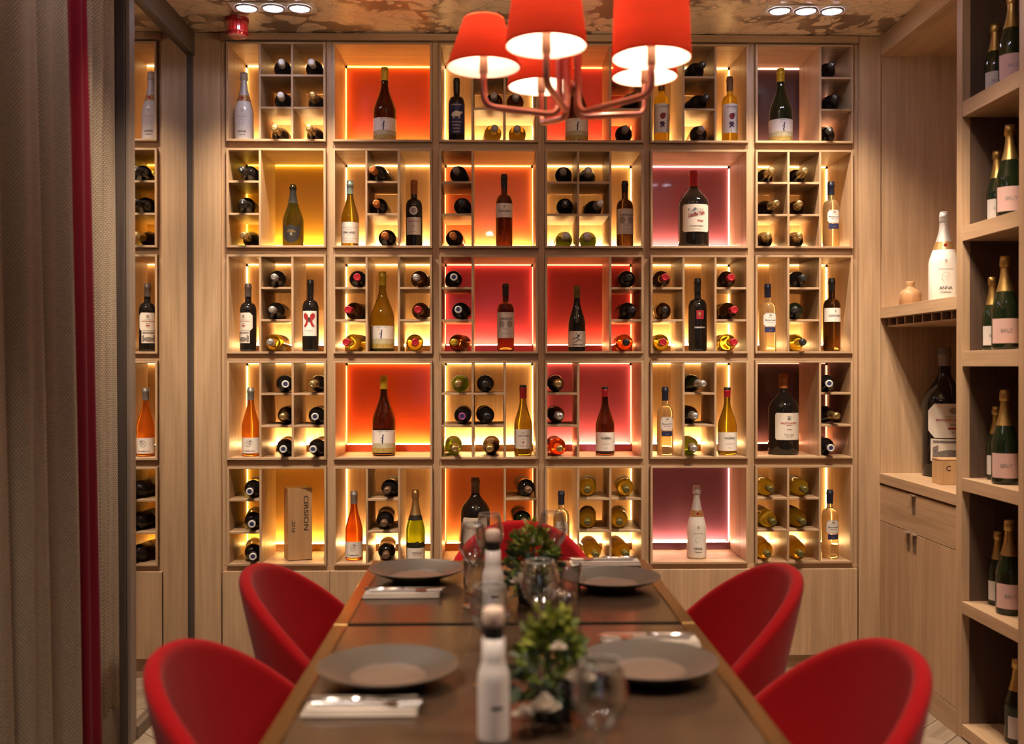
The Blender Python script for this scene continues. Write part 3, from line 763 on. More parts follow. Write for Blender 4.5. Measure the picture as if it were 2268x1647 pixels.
def x_trees(lb, h, R1, t, P):
    pl = []
    for s in (-1, 1): pl += [ell(s*0.0205, 0.405*h, 0.0145, 0.0165, 14), [(s*0.016, 0.40*h), (s*0.013, 0.33*h), (s*0.009, 0.325*h), (s*0.010, 0.35*h)]]
    poly_obj('tree_print', pl, R1, pbr('ink_tree', (0.36, 0.31, 0.27), 0.6, vary=0.35, bscale=500), lb)
def x_ygay(lb, h, R1, t, P):
    e = [[(-0.034, 0.385*h), (-0.030, 0.465*h), (-0.010, 0.505*h), (0.012, 0.490*h), (0.034, 0.500*h), (0.036, 0.43*h), (0.010, 0.395*h)]]
    poly_obj('engraving', e, R1-0.0004, pbr('ink_engrave', (0.44, 0.41, 0.37), 0.6, vary=0.3, bscale=300), lb)
    poly_obj('eagle_wing', [[(-0.022, 0.46*h), (-0.006, 0.508*h), (0.0, 0.49*h), (-0.010, 0.462*h)]], R1, pbr('ink_slate', (0.12, 0.12, 0.17), 0.6), lb)
    text_obj('Castillo Ygay', R1+0.0006, 0, 0.425*h, 0.0225, INKR, lb, tilt=0.22, width=0.082)
    text_obj('Rioja', R1+0.0006, 0.018, 0.340*h, 0.0140, INKR, lb)
    text_obj('Gran Reserva Especial', R1, 0, 0.272*h, 0.0085, INK, lb, width=0.066)
    text_obj('MARQUÉS DE MURRIETA', R1, 0, 0.232*h, 0.005, INKG, lb, width=0.055); poly_obj('crest', [ell(-0.036, 0.485*h, 0.004, 0.006)], R1, INKG, lb)
def x_white(lb, h, R1, t, P):
    b = label_patch('navy_strip', R1-0.0008, 0.281*h, 0.356*h, R1*0.68, INKB, t)
    poly_obj('crest', [ell(0, 0.532*h, 0.0042, 0.0048, 8), ell(-0.005, 0.532*h, 0.003, 0.004, 6), ell(0.005, 0.532*h, 0.003, 0.004, 6)], R1, INKG, lb)
    k = 0.0008; z0, z1, uh, ch = 0.370*h, 0.560*h, R1*0.86, 0.009
    o = [(-uh+ch, z0), (uh-ch, z0), (uh, z0+ch), (uh, z1-ch), (uh-ch, z1), (-uh+ch, z1), (-uh, z1-ch), (-uh, z0+ch), (-uh+ch, z0)]
    poly_obj('label_border', [stroke([a, ((a[0]+b_[0])/2, (a[1]+b_[1])/2), b_], 0.0011) for a, b_ in zip(o, o[1:])], R1-0.0003, pbr('ink_brown', (0.14, 0.06, 0.05), 0.6), lb)
    text_obj('SILVER', R1, 0, 0.312*h, 0.005, INKGOLD, b, width=0.014)
WHITE_ART = label_with(0.364, 0.566, 0.90, [('HEREDEROS DEL', 0.500, 0.0042, 0.030, INKG), ('Marqués de Riscal', 0.462, 0.0085, 0.048, INK), ('Rueda Verdejo', 0.430, 0.0060, 0.030, INKR), ('2018', 0.395, 0.0045, None, INKG)], PAPERW, 0.011, x_white)
def art_riscal(t, h, R, P):
    uc = -0.006
    lb = label_patch('label', R+0.0006, 0.305*h, 0.570*h, R*1.18, PAPER, t, uc=uc-R*0.22, cham=R*0.34); R1 = R+0.0014; u = uc-R*0.22
    poly_obj('crest', [ell(u, 0.515*h, R*0.13, 0.028*h, 10), ell(u-R*0.12, 0.515*h, R*0.07, 0.02*h, 8), ell(u+R*0.12, 0.515*h, R*0.07, 0.02*h, 8)], R1, INKG, lb)
    text_obj('HEREDEROS DEL', R1, u, 0.468*h, 0.013*h, INKG, lb, width=R*0.75); text_obj('MARQUÉS DE RISCAL', R1, u, 0.443*h, 0.026*h, INKR, lb, width=R*1.55)
    text_obj('RIOJA', R1, u, 0.408*h, 0.018*h, INK, lb); poly_obj('reserve_bar', [[(u-R*0.25, 0.372*h), (u+R*0.25, 0.372*h), (u+R*0.25, 0.386*h), (u-R*0.25, 0.386*h)]], R1, INKR, lb)
    text_obj('2011', R1, u, 0.350*h, 0.016*h, INKG, lb)
    l2 = label_patch('lower_label', R+0.0006, 0.125*h, 0.298*h, R*0.92, PAPER, t, uc=u-R*0.12)
    e = pbr('ink_etch', (0.20, 0.17, 0.15), 0.6, vary=0.6, bscale=260); u2 = u-R*0.12
    poly_obj('etching', [[(u2-R*0.8, 0.265*h), (u2+R*0.8, 0.265*h), (u2+R*0.8, 0.285*h), (u2-R*0.8, 0.285*h)], ell(u2, 0.18*h, R*0.62, 0.035*h, 16), [(u2-R*0.82, 0.14*h), (u2-R*0.55, 0.14*h), (u2-R*0.55, 0.25*h), (u2-R*0.82, 0.23*h)], [(u2+R*0.55, 0.14*h), (u2+R*0.82, 0.14*h), (u2+R*0.82, 0.23*h), (u2+R*0.55, 0.25*h)]], R1, e, l2)
def x_butter(lb, h, R1, t, P):
    z = 0.455*h; pl = []
    for s in (-1, 1):
        pl += [[(s*0.001, z-0.004), (s*0.006, z+0.018), (s*0.016, z+0.027), (s*0.026, z+0.022), (s*0.028, z+0.010), (s*0.020, z-0.004), (s*0.008, z-0.010)],
               [(s*0.002, z-0.008), (s*0.014, z-0.006), (s*0.017, z-0.020), (s*0.026, z-0.034), (s*0.020, z-0.040), (s*0.009, z-0.030)]]
    poly_obj('butterfly_print', pl, R1, INKR, lb); poly_obj('butterfly_body', [ell(0, z-0.004, 0.006, 0.011), stroke([(0, z-0.01), (0, z-0.022)], 0.0012)], R1+0.0004, INK, lb)
def x_face(lb, h, R1, t, P):
    pl = [stroke([(0.003+0.015*math.cos(a), 0.19*h+0.017*math.sin(a)) for a in [0.3*i for i in range(15)]], 0.0016), stroke([(-0.008, 0.205*h), (0.002, 0.20*h), (0.012, 0.208*h)], 0.0018), stroke([(-0.006, 0.18*h), (0.004, 0.172*h), (0.014, 0.182*h)], 0.0018),
          stroke([(-0.010, 0.15*h), (0.0, 0.142*h), (0.010, 0.155*h)], 0.002), ell(0.006, 0.222*h, 0.006, 0.004, 8), ell(-0.028, 0.195*h, 0.0018, 0.0024, 6), stroke([(0.0, 0.20*h), (0.003, 0.17*h)], 0.0016), stroke([(0.008, 0.20*h), (0.010, 0.16*h)], 0.0014)]
    poly_obj('drawing', pl, R1, INKG, lb)
def x_fig(lb, h, R1, t, P):
    pl = [stroke([(-0.022, 0.185*h), (-0.012, 0.20*h), (0.0, 0.215*h), (0.010, 0.235*h)], 0.0032), stroke([(0.0, 0.215*h), (0.006, 0.175*h), (-0.006, 0.15*h), (-0.012, 0.14*h)], 0.0034), stroke([(0.004, 0.175*h), (0.014, 0.17*h), (0.020, 0.18*h)], 0.003), stroke([(0.002, 0.23*h), (-0.002, 0.265*h), (-0.008, 0.285*h)], 0.0022), stroke([(0.008, 0.235*h), (0.012, 0.27*h), (0.018, 0.285*h)], 0.0022), ell(0.004, 0.24*h, 0.004, 0.005, 8), ell(-0.020, 0.135*h, 0.0022, 0.0022, 8)]
    poly_obj('acrobat_print', pl, R1, INK, lb)
def x_term(lb, h, R1, t, P):
    poly_obj('goblet_mark', [[(-0.005, 0.53*h), (0.005, 0.53*h), (0.003, 0.495*h), (0.001, 0.485*h), (0.001, 0.47*h), (0.004, 0.465*h), (-0.004, 0.465*h), (-0.001, 0.47*h), (-0.001, 0.485*h), (-0.003, 0.495*h)], stroke([(-0.009, 0.535*h), (-0.004, 0.50*h)], 0.0012), stroke([(0.009, 0.535*h), (0.004, 0.50*h)], 0.0012)], R1+0.0003, INKGOLD, lb)
    text_obj('TERMANTHIA', R1, 0.002, 0.326*h, 0.0105, INKW, t, width=0.052)
def x_murr(lb, h, R1, t, P):
    poly_obj('crown_mark', [[(-0.008, 0.468*h), (-0.009, 0.482*h), (-0.004, 0.475*h), (0, 0.487*h), (0.004, 0.475*h), (0.009, 0.482*h), (0.008, 0.468*h)], stroke([(-0.011, 0.462*h), (-0.010, 0.44*h), (0, 0.425*h), (0.010, 0.44*h), (0.011, 0.462*h)], 0.0012)], R1, INKG, lb)
def x_valm(lb, h, R1, t, P):
    lathe_obj('capsule_top', [(0.0160, 0.945*h), (0.0164, 0.95*h), (0.0164, 0.985*h), (0.0150, h+0.002), (0, h+0.002)], FOIL['black'], t, seg=24)
def x_redsq(lb, h, R1, t, P):
    x_valm(lb, h, R1, t, P)
    poly_obj('red_seal', [[(-0.004, 0.180*h), (0.004, 0.180*h), (0.004, 0.20*h), (-0.004, 0.20*h)]], R1, INKR, lb); poly_obj('hill_mark', [stroke([(-0.010, 0.315*h), (0, 0.332*h), (0.010, 0.315*h)], 0.0022)], R1, INKG, lb)
def art_cava(t, h, R, P):
    fo = pbr('cava_gold_foil', (0.46, 0.30, 0.12), 0.38, 0.85, bump=0.6, bscale=300)
    fullband(t, P, 0.64*h, 0.99*h, fo, 'neck_foil', 0.0008)
    lathe_obj('foil_crown', [(prof_r(P, 0.88*h)+0.001, 0.88*h), (0.0185, 0.885*h), (0.0180, 0.955*h), (0.0160, 0.997*h), (0, h+0.001)], fo, t, seg=24)
    b = fullband(t, P, 0.57*h, 0.64*h, pbr('collar_black', (0.02, 0.018, 0.012), 0.4), 'collar', 0.0012)
    e = poly_obj('round_emblem', [ell(0.012, 0.235*h, 0.012, 0.012, 18)], R+0.0010, pbr('emblem_black', (0.02, 0.018, 0.012), 0.4), t); text_obj('T', R+0.0016, 0.012, 0.235*h, 0.012, INKGOLD, e)
    l0 = label_patch('black_label', R+0.0006, 0.178*h, 0.255*h, R*1.3, pbr('collar_black', (0, 0, 0)), t, uc=0.006)
    lb = label_patch('label', R+0.0007, 0.012*h, 0.176*h, R*1.3, PAPERW, t, uc=0.006); R1 = R+0.0014
    text_obj('CAVA', R1, 0.010, 0.138*h, 0.005, INKG, lb); text_obj('TORELLÓ', R1, 0.010, 0.103*h, 0.0130, INK, lb, width=0.046); text_obj('BRUT NATURE', R1, 0.010, 0.068*h, 0.006, INKG, lb, width=0.036)
CONT = label_with(0.403, 0.593, 1.45, [('CONTADOR', 0.484, 0.0135, 0.064, INK), ('2014', 0.435, 0.005, None, INKG)], PAPERW, 0, x_cont)
CIRS = label_with(0.198, 0.575, 1.45, [('RIOJA', 0.555, 0.0048, None, INKG), ('CIRSION', 0.478, 0.0150, 0.066, INK), ('2014', 0.325, 0.008, None, INKG), ('BODEGAS RODA', 0.262, 0.005, 0.036, INKG), ('HARO · ESPAÑA', 0.225, 0.0045, 0.045, INKG)], PAPER, 0, x_trees)
VALM = label_with(0.065, 0.340, 1.5, [('VIÑAS DE', 0.285, 0.0045, 0.018, INKG), ('VALMIRA', 0.252, 0.0140, 0.052, INK), ('2016', 0.205, 0.005, None, INKG), ('QUIÑÓN DE', 0.170, 0.0055, 0.034, INKG), ('RIOJA', 0.110, 0.0045, 0.018, INKG)], PAPERW, 0, x_valm)
MURR = label_with(0.186, 0.520, 0.92, [('M', 0.445, 0.015, None, INK), ('MARQUÉS DE MURRIETA', 0.392, 0.0120, 0.078, INKR), ('RESERVA', 0.365, 0.0055, 0.026, INKR), ('RIOJA', 0.315, 0.0070, 0.022, INK), ('Finca Ygay', 0.252, 0.0120, 0.046, INKG), ('BOTTLED AT ESTATE', 0.222, 0.005, 0.032, INKG)], PAPER, 0.007, x_murr)
ST = standing
HV = 'with gold foil and harvest figure label'
ST(0, 0, 539.5, 0.325, 0.0440, 'champagne', 'ceramic', 'white sparkling wine bottle with gold neck band', art=art_anna())
ST(0, 1, 853, 0.352, 0.0530, 'burgundy', 'brown', 'brown magnum '+HV, 'yellow', 0.827, 0.0165, art=art_harvest)
ST(0, 2, 1012, 0.300, 0.0370, 'bordeaux', 'dark', 'dark bottle with blue label and white sheep', 'black', 0.80, art=art_sheep)
ST(0, 3, 1277.5, 0.352, 0.0530, 'burgundy', 'brown', 'brown magnum '+HV, 'yellow', 0.827, 0.0165, art=art_harvest)
ST(0, 4, 1465, 0.313, 0.0365, 'bordeaux', 'yellow', 'golden wine bottle with flower label, left of its niche', 'brown', 0.79, art=art_flower, rotz=0.05)
ST(0, 4, 1616, 0.313, 0.0365, 'bordeaux', 'yellow', 'golden wine bottle with flower label, right of its niche', 'brown', 0.79, art=art_flower, rotz=0.1)
ST(0, 5, 1728.6, 0.356, 0.0540, 'burgundy', 'darkgreen', 'dark green magnum '+HV, 'yellow', 0.827, 0.0170, art=art_harvest)
ST(1, 0, 649.8, 0.290, 0.0480, 'champagne', 'moss', 'olive green champagne bottle with black shield label', art=art_shield)
ST(1, 1, 776, 0.306, 0.0405, 'burgundy', 'olive', 'yellow wine bottle with mint green screw cap', 'teal', 0.80, 0.0150, art=label_with(0.056, 0.37, 1.5, [('GARNATXA', 0.255, 0.0045, 0.024, INKG), ('CARA NORD', 0.212, 0.0140, 0.060, INK), ('BLANC', 0.175, 0.0050, 0.02, INKG), ('Conca de Barberà', 0.085, 0.0060, 0.040, INKG)], PAPERW, 0, x_cara))
ST(1, 1, 917.6, 0.309, 0.0385, 'bordeaux', 'dark', 'dark bottle with orange brown foil and round medallion', 'amberfoil', 0.79, 0.0150, art=label_with(0.18, 0.44, 0.98, [('MALLEOLUS', 0.378, 0.0115, 0.052, INKR), ('2015', 0.305, 0.0075, None, INKR), ('EMILIO MORO', 0.225, 0.006, 0.026, INKG)], PAPER, 0, x_mall))
ST(1, 2, 1117, 0.338, 0.0385, 'bordeaux', 'brown', 'brown wine bottle with black foil and wide white label', 'black', 0.82, art=CONT)
ST(1, 3, 1384, 0.308, 0.0385, 'bordeaux', 'brown', 'brown wine bottle with tree print label', 'black', 0.84, art=CIRS, rotz=0.08)
ST(1, 4, 1536, 0.362, 0.0720, 'bigbordeaux', 'dark', 'large dark bottle with red foil and cream label', 'red', 0.80, 0.0195, art=label_with(0.20, 0.55, 0.95, [], PAPER, 0.008, x_ygay))
ST(1, 5, 1840, 0.307, 0.0375, 'bordeaux', 'white', 'pale white wine bottle with navy foil', 'navy', 0.805, art=WHITE_ART, rotz=0.12)
ST(2, 0, 550, 0.311, 0.0375, 'bordeaux', 'dark', 'dark bottle with cream octagonal label above engraved label', 'taupe', 0.81, art=art_riscal)
ST(2, 0, 688, 0.329, 0.0375, 'bordeaux', 'dark', 'dark bottle with red butterfly label', 'black', 0.80, art=label_with(0.217, 0.564, 0.98, [('EL REGAJAL', 0.290, 0.0070, 0.036, INKG), ('2015', 0.258, 0.0055, None, INKG)], PAPERW, 0, x_butter))
ST(2, 1, 847.5, 0.367, 0.0540, 'burgundy', 'olive', 'olive green magnum with gold foil and harvest label', 'yellow', 0.83, 0.0160, art=art_harvest)
ST(2, 2, 1120, 0.312, 0.0395, 'bordeaux', 'brown', 'brown wine bottle with tree print label', 'black', 0.82, art=CIRS)
ST(2, 3, 1277.5, 0.303, 0.0405, 'burgundy', 'dark', 'dark bottle with olive foil and leaping figure label', 'olive', 0.81, art=label_with(0.07, 0.307, 1.5, [('LA MUJER CAÑÓN', 0.10, 0.0080, 0.056, INK)], PAPER, 0, x_fig))
ST(2, 4, 1545, 0.337, 0.0425, 'bordeaux', 'dark', 'dark bottle with small square red label', 'black', 0.825, 0.0150, art=label_with(0.44, 0.56, 0.42, [], pbr('label_red', (0.36, 0.015, 0.03), 0.5), 0, x_term, uc=0.004))
ST(2, 5, 1700, 0.312, 0.0385, 'bordeaux', 'white', 'pale white wine bottle with navy foil', 'navy', 0.80, art=WHITE_ART, rotz=0.1)
ST(2, 5, 1842, 0.338, 0.0390, 'bordeaux', 'brown', 'brown wine bottle with black foil and wide white label', 'black', 0.825, art=CONT, rotz=0.12)
ST(3, 0, 555, 0.312, 0.0400, 'burgundy', 'amber', 'amber wine bottle with grey foil and drawn face label', 'grey', 0.82, 0.0150, art=label_with(0.044, 0.274, 1.5, [('EL HOMBRE BALA', 0.078, 0.0080, 0.058, INK)], PAPERW, 0, x_face))
ST(3, 1, 850, 0.368, 0.0535, 'burgundy', 'brown', 'brown magnum '+HV, 'yellow', 0.83, 0.0165, art=art_harvest)
ST(3, 2, 1158.5, 0.322, 0.0410, 'burgundy', 'olive', 'olive wine bottle with black topped red foil', 'red', 0.81, 0.0152, art=label_with(0.10, 0.376, 1.5, [('VIÑA EL PISÓN', 0.282, 0.0075, 0.052, INK), ('2014', 0.232, 0.0045, None, INKG), ('RIOJA', 0.140, 0.0045, 0.04, INKG)], PAPERW, 0, x_redsq))
ST(3, 3, 1340, 0.313, 0.0440, 'burgundy', 'brown', 'brown wine bottle with black topped red foil', 'red', 0.86, 0.0150, art=VALM)
ST(3, 4, 1473, 0.313, 0.0380, 'bordeaux', 'white', 'pale white wine bottle with navy foil', 'navy', 0.80, art=WHITE_ART, rotz=0.12)
ST(3, 4, 1610.7, 0.310, 0.0435, 'burgundy', 'olive', 'golden olive wine bottle with black topped red foil', 'red', 0.86, 0.0145, art=VALM, rotz=0.06)
ST(3, 5, 1735, 0.374, 0.0710, 'bigbordeaux', 'dark', 'large dark bottle with orange brown foil and cream label', 'amberfoil', 0.82, 0.0190, art=MURR, rotz=0.1)
ST(4, 1, 783.6, 0.313, 0.0400, 'burgundy', 'rose', 'red orange rose bottle with grey foil and drawn face label', 'grey', 0.82, 0.0150, art=label_with(0.044, 0.274, 1.5, [('EL HOMBRE BALA', 0.078, 0.0080, 0.058, INK)], PAPERW, 0, x_face))
ST(4, 1, 919.8, 0.318, 0.0435, 'champagne', 'green', 'bright green sparkling wine bottle with gold foil neck', art=art_cava)
ST(4, 2, 1052.5, 0.372, 0.0690, 'bigbordeaux', 'dark', 'large dark bottle behind the far red chair', 'brown', 0.81, 0.0190, art=MURR)
ST(4, 3, 1243, 0.311, 0.0375, 'bordeaux', 'white', 'pale white wine bottle behind the far red chair', 'navy', 0.80, art=WHITE_ART)
ST(4, 4, 1542.8, 0.334, 0.0450, 'champagne', 'ceramic', 'white sparkling wine bottle with gold neck band', art=art_anna())
ST(4, 5, 1838.4, 0.313, 0.0380, 'bordeaux', 'white', 'pale white wine bottle with navy foil', 'navy', 0.80, art=WHITE_ART, rotz=0.12)

# wooden gift box, bottom row
t0 = BOXES[(4, 0)]
gb = thing('wooden_wine_box', 'upright pine gift box with vintage lettering, bottom row, first column', 'box', (at_Y(659, 800, 0.12).x, 0.122, t0.location.z+TB+0.0006), 0.37)
pbox('body', -0.055, 0.055, -0.052, 0.055, 0, 0.330, BOXW, gb, 0.0015)
lid = pbox('sliding_lid', -0.055, 0.055, -0.0565, -0.0523, 0.003, 0.331, BOXW, gb, 0.0008)
def box_text(s, u, z, size, length, par, slant=0.0):
    P_, F_ = text_geo(s, size); ext = max(x for x, y in P_)-min(x for x, y in P_); k = length/ext
    V_ = [((y+u)-par.location.x, -0.0568-par.location.y, -(x*k+slant*y)+z-par.location.z) for x, y in P_]
    return mobj('lettering', mesh('lettering', V_, F_, INK), par)
box_text('CIRSION', 0.026, 0.215, 0.030, 0.160, lid)
box_text('2016', -0.031, 0.155, 0.022, 0.053, lid, 0.25)

# ------------------------------------------------------------------ right wall: niche, cabinet, tall shelf
zc_top = at_Y(1951, 1047, -0.001).z
def zx(y): return at_X(2131, y, XR).z
cab = thing('sideboard_cabinet', 'pale oak sideboard with one drawer above two doors', 'cabinet', (XR, 0, 0))
y0, y1 = YS0+0.001, -0.001
zd1 = at_X(1952, 1074, XR).z; zd0 = at_X(1952, 1153, XR).z
pbox('body', 0.021, XFAR_R-XR-0.001, y0, y1, 0.0, zc_top-0.045, WY, cab, 0)
pbox('plinth', 0.0, 0.0205, y0, y1, 0.0, 0.098, WY, cab)
TAB = pbr('pull_alu', (0.80, 0.76, 0.70), 0.25, 0.9); SLOT_SHADE = pbr('pull_shade', (0.16, 0.10, 0.065), 0.6)
def pull(parent, yc, ztop):
    px_, py_, pz_ = parent.location
    h = pbox('handle', -0.012-px_, 0.004-px_, yc-0.022-py_, yc+0.022-py_, ztop-0.001-pz_, ztop+0.006-pz_, TAB, parent, 0.001)
    pbox('handle_shade', -0.0015-px_, 0.002-px_, yc-0.016-py_, yc+0.016-py_, ztop-0.075-pz_, ztop-0.0015-pz_, SLOT_SHADE, parent, 0)  # flat dark slab, painting in the shadow below the pull tab
ym = (y0+y1)/2
dr = pbox('drawer', 0.0, 0.020, y0, y1, zd0+0.0015, zd1, WY, cab)
yd = at_X(2019, 1200, XR).y
pull(dr, at_X(2024, 1100, XR).y, zd1-0.004)
d1 = pbox('door', 0.0, 0.020, yd+0.001, y1, 0.1, zd0-0.0015, WZ, cab); d2 = pbox('door', 0.0, 0.020, y0, yd-0.001, 0.1, zd0-0.0015, WZ, cab)
pull(d1, yd+0.030, zd0-0.004); pull(d2, yd-0.032, zd0-0.004)
tag(pbox('worktop', XR-0.004, XFAR_R-0.002, y0, y1, zc_top-0.044, zc_top, WY, None, 0.0012), 'thick pale oak worktop of the right hand niche', 'worktop')
# niche shelf with a stemware rack under it
zs_top = at_Y(1951, 681, -0.002).z; zs_bot = at_Y(1951, 705, -0.002).z
sh = thing('niche_shelf', 'pale oak niche shelf with slotted rack below, holding white bottle', 'shelf', (XR, 0, 0))
pbox('board', 0.0, 0.36, y0, y1, zs_bot, zs_top, WY, sh)
pbox('rack_plate', 0.03, 0.36, y0, y1, zs_bot-0.040, zs_bot-0.032, WY, sh)
ns = 9
for i in range(ns):
    yy = y1-0.02-i*(y1-y0-0.04)/(ns-1)
    pbox('rack_slat', 0.032, 0.36, yy-0.006, yy+0.006, zs_bot-0.0318, zs_bot-0.0003, WY, sh)
# tall shelf unit
ts = thing('tall_shelf_unit', 'tall oak shelf unit with champagne bottles at right edge', 'shelf', (XR, 0, 0))
pbox('side_board', 0, 0.395, YS1, YS0, 0, CEIL-0.003, WZ, ts)
pbox('side_lining', 0.03, 0.39, YS1-0.004, YS1-0.0005, 0.0, CEIL-0.003, BRZ, ts, 0)
pbox('side_board', 0, 0.395, YS2-0.07, YS2, 0, CEIL-0.003, WZ, ts)
pbox('back_panel', 0.385, 0.395, YS2+0.0005, YS1-0.0045, 0, CEIL-0.003, BRZ, ts, 0)
SHZ = []
for yt, yb_ in ((226, 260), (502, 534), (777, 811), (1058, 1086), (1331, 1358), (1603, 1632)):
    a, b = zx(yt), zx(yb_); SHZ.append(a); pbox('shelf', 0.0, 0.384, YS2+0.0005, YS1-0.0045, b, a, WY, ts)
pbox('shelf', 0.0, 0.384, YS2+0.0005, YS1-0.0045, CEIL-0.05, CEIL-0.004, WY, ts)
# champagne bottles
def art_champ(lm, wd):
    def f(t, h, R, P):
        fo = pbr('champagne_foil', (0.50, 0.33, 0.11), 0.35, 0.9, bump=0.4, bscale=250)
        fullband(t, P, 0.62*h, 0.99*h, fo, 'neck_foil', 0.0008)
        lathe_obj('foil_crown', [(prof_r(P, 0.88*h)+0.001, 0.88*h), (0.0185, 0.885*h), (0.0178, 0.955*h), (0.0160, 0.997*h), (0, h+0.001)], fo, t, seg=24)
        lb = label_patch('label', R+0.0006, 0.07*h, 0.33*h, R*1.25, lm, t); text_obj('BRUT', R+0.0014, 0, 0.2*h, 0.016*h/0.3, INKG, lb, width=R*0.9)
    return f
PINK = pbr('label_pink', (0.62, 0.40, 0.36), 0.5); PALE = pbr('label_pale', (0.55, 0.50, 0.47), 0.5)
SN = ['topmost', 'second', 'third', 'fourth', 'fifth', 'lowest']
for i, (lx, sx) in enumerate(((2240, 2203), (2236, 2208), (2226, 2199), (2226, 2208), (2236, 2212))):
    Yl, Ys = -0.985, -0.850
    p = at_Y(lx, 800, Yl); standing(0, 0, 0, 0.335, 0.0445, 'champagne', 'darkgreen', 'champagne bottle with pink label on %s shelf at right edge' % SN[i], loc=(p.x, Yl, SHZ[i]+0.0006), rotz=-0.35, art=art_champ(PINK, 1), group='champagne bottles in the tall shelf unit')
    p = at_Y(sx, 800, Ys); standing(0, 0, 0, 0.272, 0.0365, 'champagne', 'darkgreen', 'small champagne bottle with pale label on %s shelf at right edge' % SN[i], loc=(p.x, Ys, SHZ[i]+0.0006), rotz=-0.35, art=art_champ(PALE, 1), group='champagne bottles in the tall shelf unit')
p = at_Y(2254, 800, -0.98); standing(0, 0, 0, 0.30, 0.0420, 'champagne', 'darkgreen', 'dark bottle cut off by frame on lowest shelf at right edge', loc=(p.x, -0.98, SHZ[5]+0.0006), art=art_champ(PALE, 1), group='champagne bottles in the tall shelf unit')
# things in the niche
p = at_Y(2090, 800, -0.40); standing(0, 0, 0, 0.372, 0.0600, 'champagne', 'ceramic', 'large white sparkling wine bottle on the niche shelf at right', loc=(p.x, -0.40, zs_top+0.0006), rotz=-0.28, nr=0.0165, art=art_anna(1.25), group='bottles in the right hand niche')
p = at_Y(2092, 800, -0.125); standing(0, 0, 0, 0.565, 0.0930, 'bigbordeaux', 'dark', 'huge dark bottle with cream double label on the worktop', 'taupe', 0.86, 0.026, rotz=0.25, loc=(p.x, -0.125, zc_top+0.0006), art=art_riscal, group='bottles in the right hand niche')
p = at_Y(2016, 800, -0.17)
vs = thing('wooden_bottle_vase', 'small turned wooden bottle shape on the niche shelf', 'vase', (p.x, -0.17, zs_top+0.0006))
TW = wood('turned_wood', 'z', (0.52, 0.30, 0.15), (0.34, 0.18, 0.08), fine=40)
sharp(lathe_obj('body', [(0, 0), (0.043, 0), (0.046, 0.004), (0.046, 0.045), (0.043, 0.056), (0.033, 0.066), (0.020, 0.074), (0.0165, 0.080)], TW, vs))
lathe_obj('neck', [(0.0165, 0.079), (0.0168, 0.090), (0.0185, 0.102), (0.0175, 0.104), (0, 0.104)], TW, vs)
p = at_Z(2085, 1074, zc_top)
cb = thing('small_wooden_box', 'small pale wooden box with printed letter on the worktop', 'box', (p.x+0.046, p.y+0.046, zc_top+0.0006), 0.0)
hb = 0.105
pbox('body', -0.045, 0.060, -0.045, 0.045, 0, hb-0.0065, BOXW, cb, 0.001); pbox('lid', -0.046, 0.061, -0.046, 0.046, hb-0.006, hb, BOXW, cb, 0.0012)
mobj('lettering', mesh('lettering', *(lambda g: ([(x+0.012, -0.0456, y+0.062) for x, y in g[0]], g[1]))(text_geo('CIRSION', 0.030)), INK), cb)
for o in list(cb.children):
    if o.name.startswith('lettering'):
        P_, F_ = text_geo('C', 0.030); o.data = mesh('lettering', [(x-0.016, -0.0456, y+0.066) for x, y in P_], F_, INK)

# ------------------------------------------------------------------ ceiling: downlights and beacon
LAMPW = emit('lamp_lens', (0.80, 0.78, 1.0), 40.0)
TRIM = pbr('trim_white', (0.75, 0.70, 0.66), 0.4)
def downlight(loc, label, power=1.0, tilt=0.0, cone=98, blend=0.75):
    t = thing('triple_downlight', label, 'ceiling light', (loc[0], loc[1], CEIL), 0, 'triple ceiling spotlights')
    bm = bmesh.new()
    W2, H2 = 0.175, 0.050
    pbox('trim_plate', -W2, W2, -H2, H2, -0.006, -0.0005, TRIM, t, 0.0015)
    for i in (-1, 0, 1):
        l = lathe_obj('spot_lamp', [(0.049, -0.0065), (0.047, -0.012), (0.042, -0.013), (0.040, -0.0095)], pbr('bezel', (0.35, 0.33, 0.32), 0.3, 0.6), t, (i*0.110, 0, 0), seg=24)
        lathe_obj('lens', [(0.040, -0.0098), (0.025, -0.0115), (0, -0.0122)], LAMPW, l, seg=24)
        ld = bpy.data.lights.new('spot_light', 'SPOT'); ld.energy = P_SPOT*power; ld.color = SPOTCOL; ld.spot_size = math.radians(cone); ld.spot_blend = blend; ld.shadow_soft_size = 0.03
        lo = bpy.data.objects.new('spot_light', ld); link(lo, t, (i*0.110, 0, -0.03), (tilt, 0, 0))
    return t
a = at_Z(605, 14, CEIL); b = at_Z(1785, 20, CEIL)
downlight((a.x, a.y), 'triple spotlight in the ceiling above the left of the wine wall')
downlight((b.x, b.y), 'triple spotlight in the ceiling above the right of the wine wall')
for k, (x, y) in enumerate(((a.x, -1.45), (b.x, -1.45), (a.x, -3.0), (b.x, -3.0), (a.x, -4.55), (b.x, -4.55))):
    downlight((x, y), 'triple ceiling spotlight nearer the room entrance, %s side, %s row' % (('left', 'right')[k % 2], ('second', 'third', 'fourth')[k//2]), (1.6, 1.35, 0.85)[k//2], (math.radians(29), 0.0, 0.0)[k//2], (66, 95, 100)[k//2], 0.8)
q = at_Z(525, 42, CEIL)
bc = thing('alarm_beacon', 'red ribbed alarm beacon on the ceiling beside the mirror', 'alarm', (q.x, q.y, CEIL))
REDP = pbr('beacon_red', (0.60, 0.008, 0.012), 0.15, trans=0.3, coat=0.5)
lathe_obj('base', [(0.050, -0.0005), (0.050, -0.012), (0.046, -0.016), (0, -0.016)], pbr('beacon_base', (0.30, 0.01, 0.012), 0.35), bc)
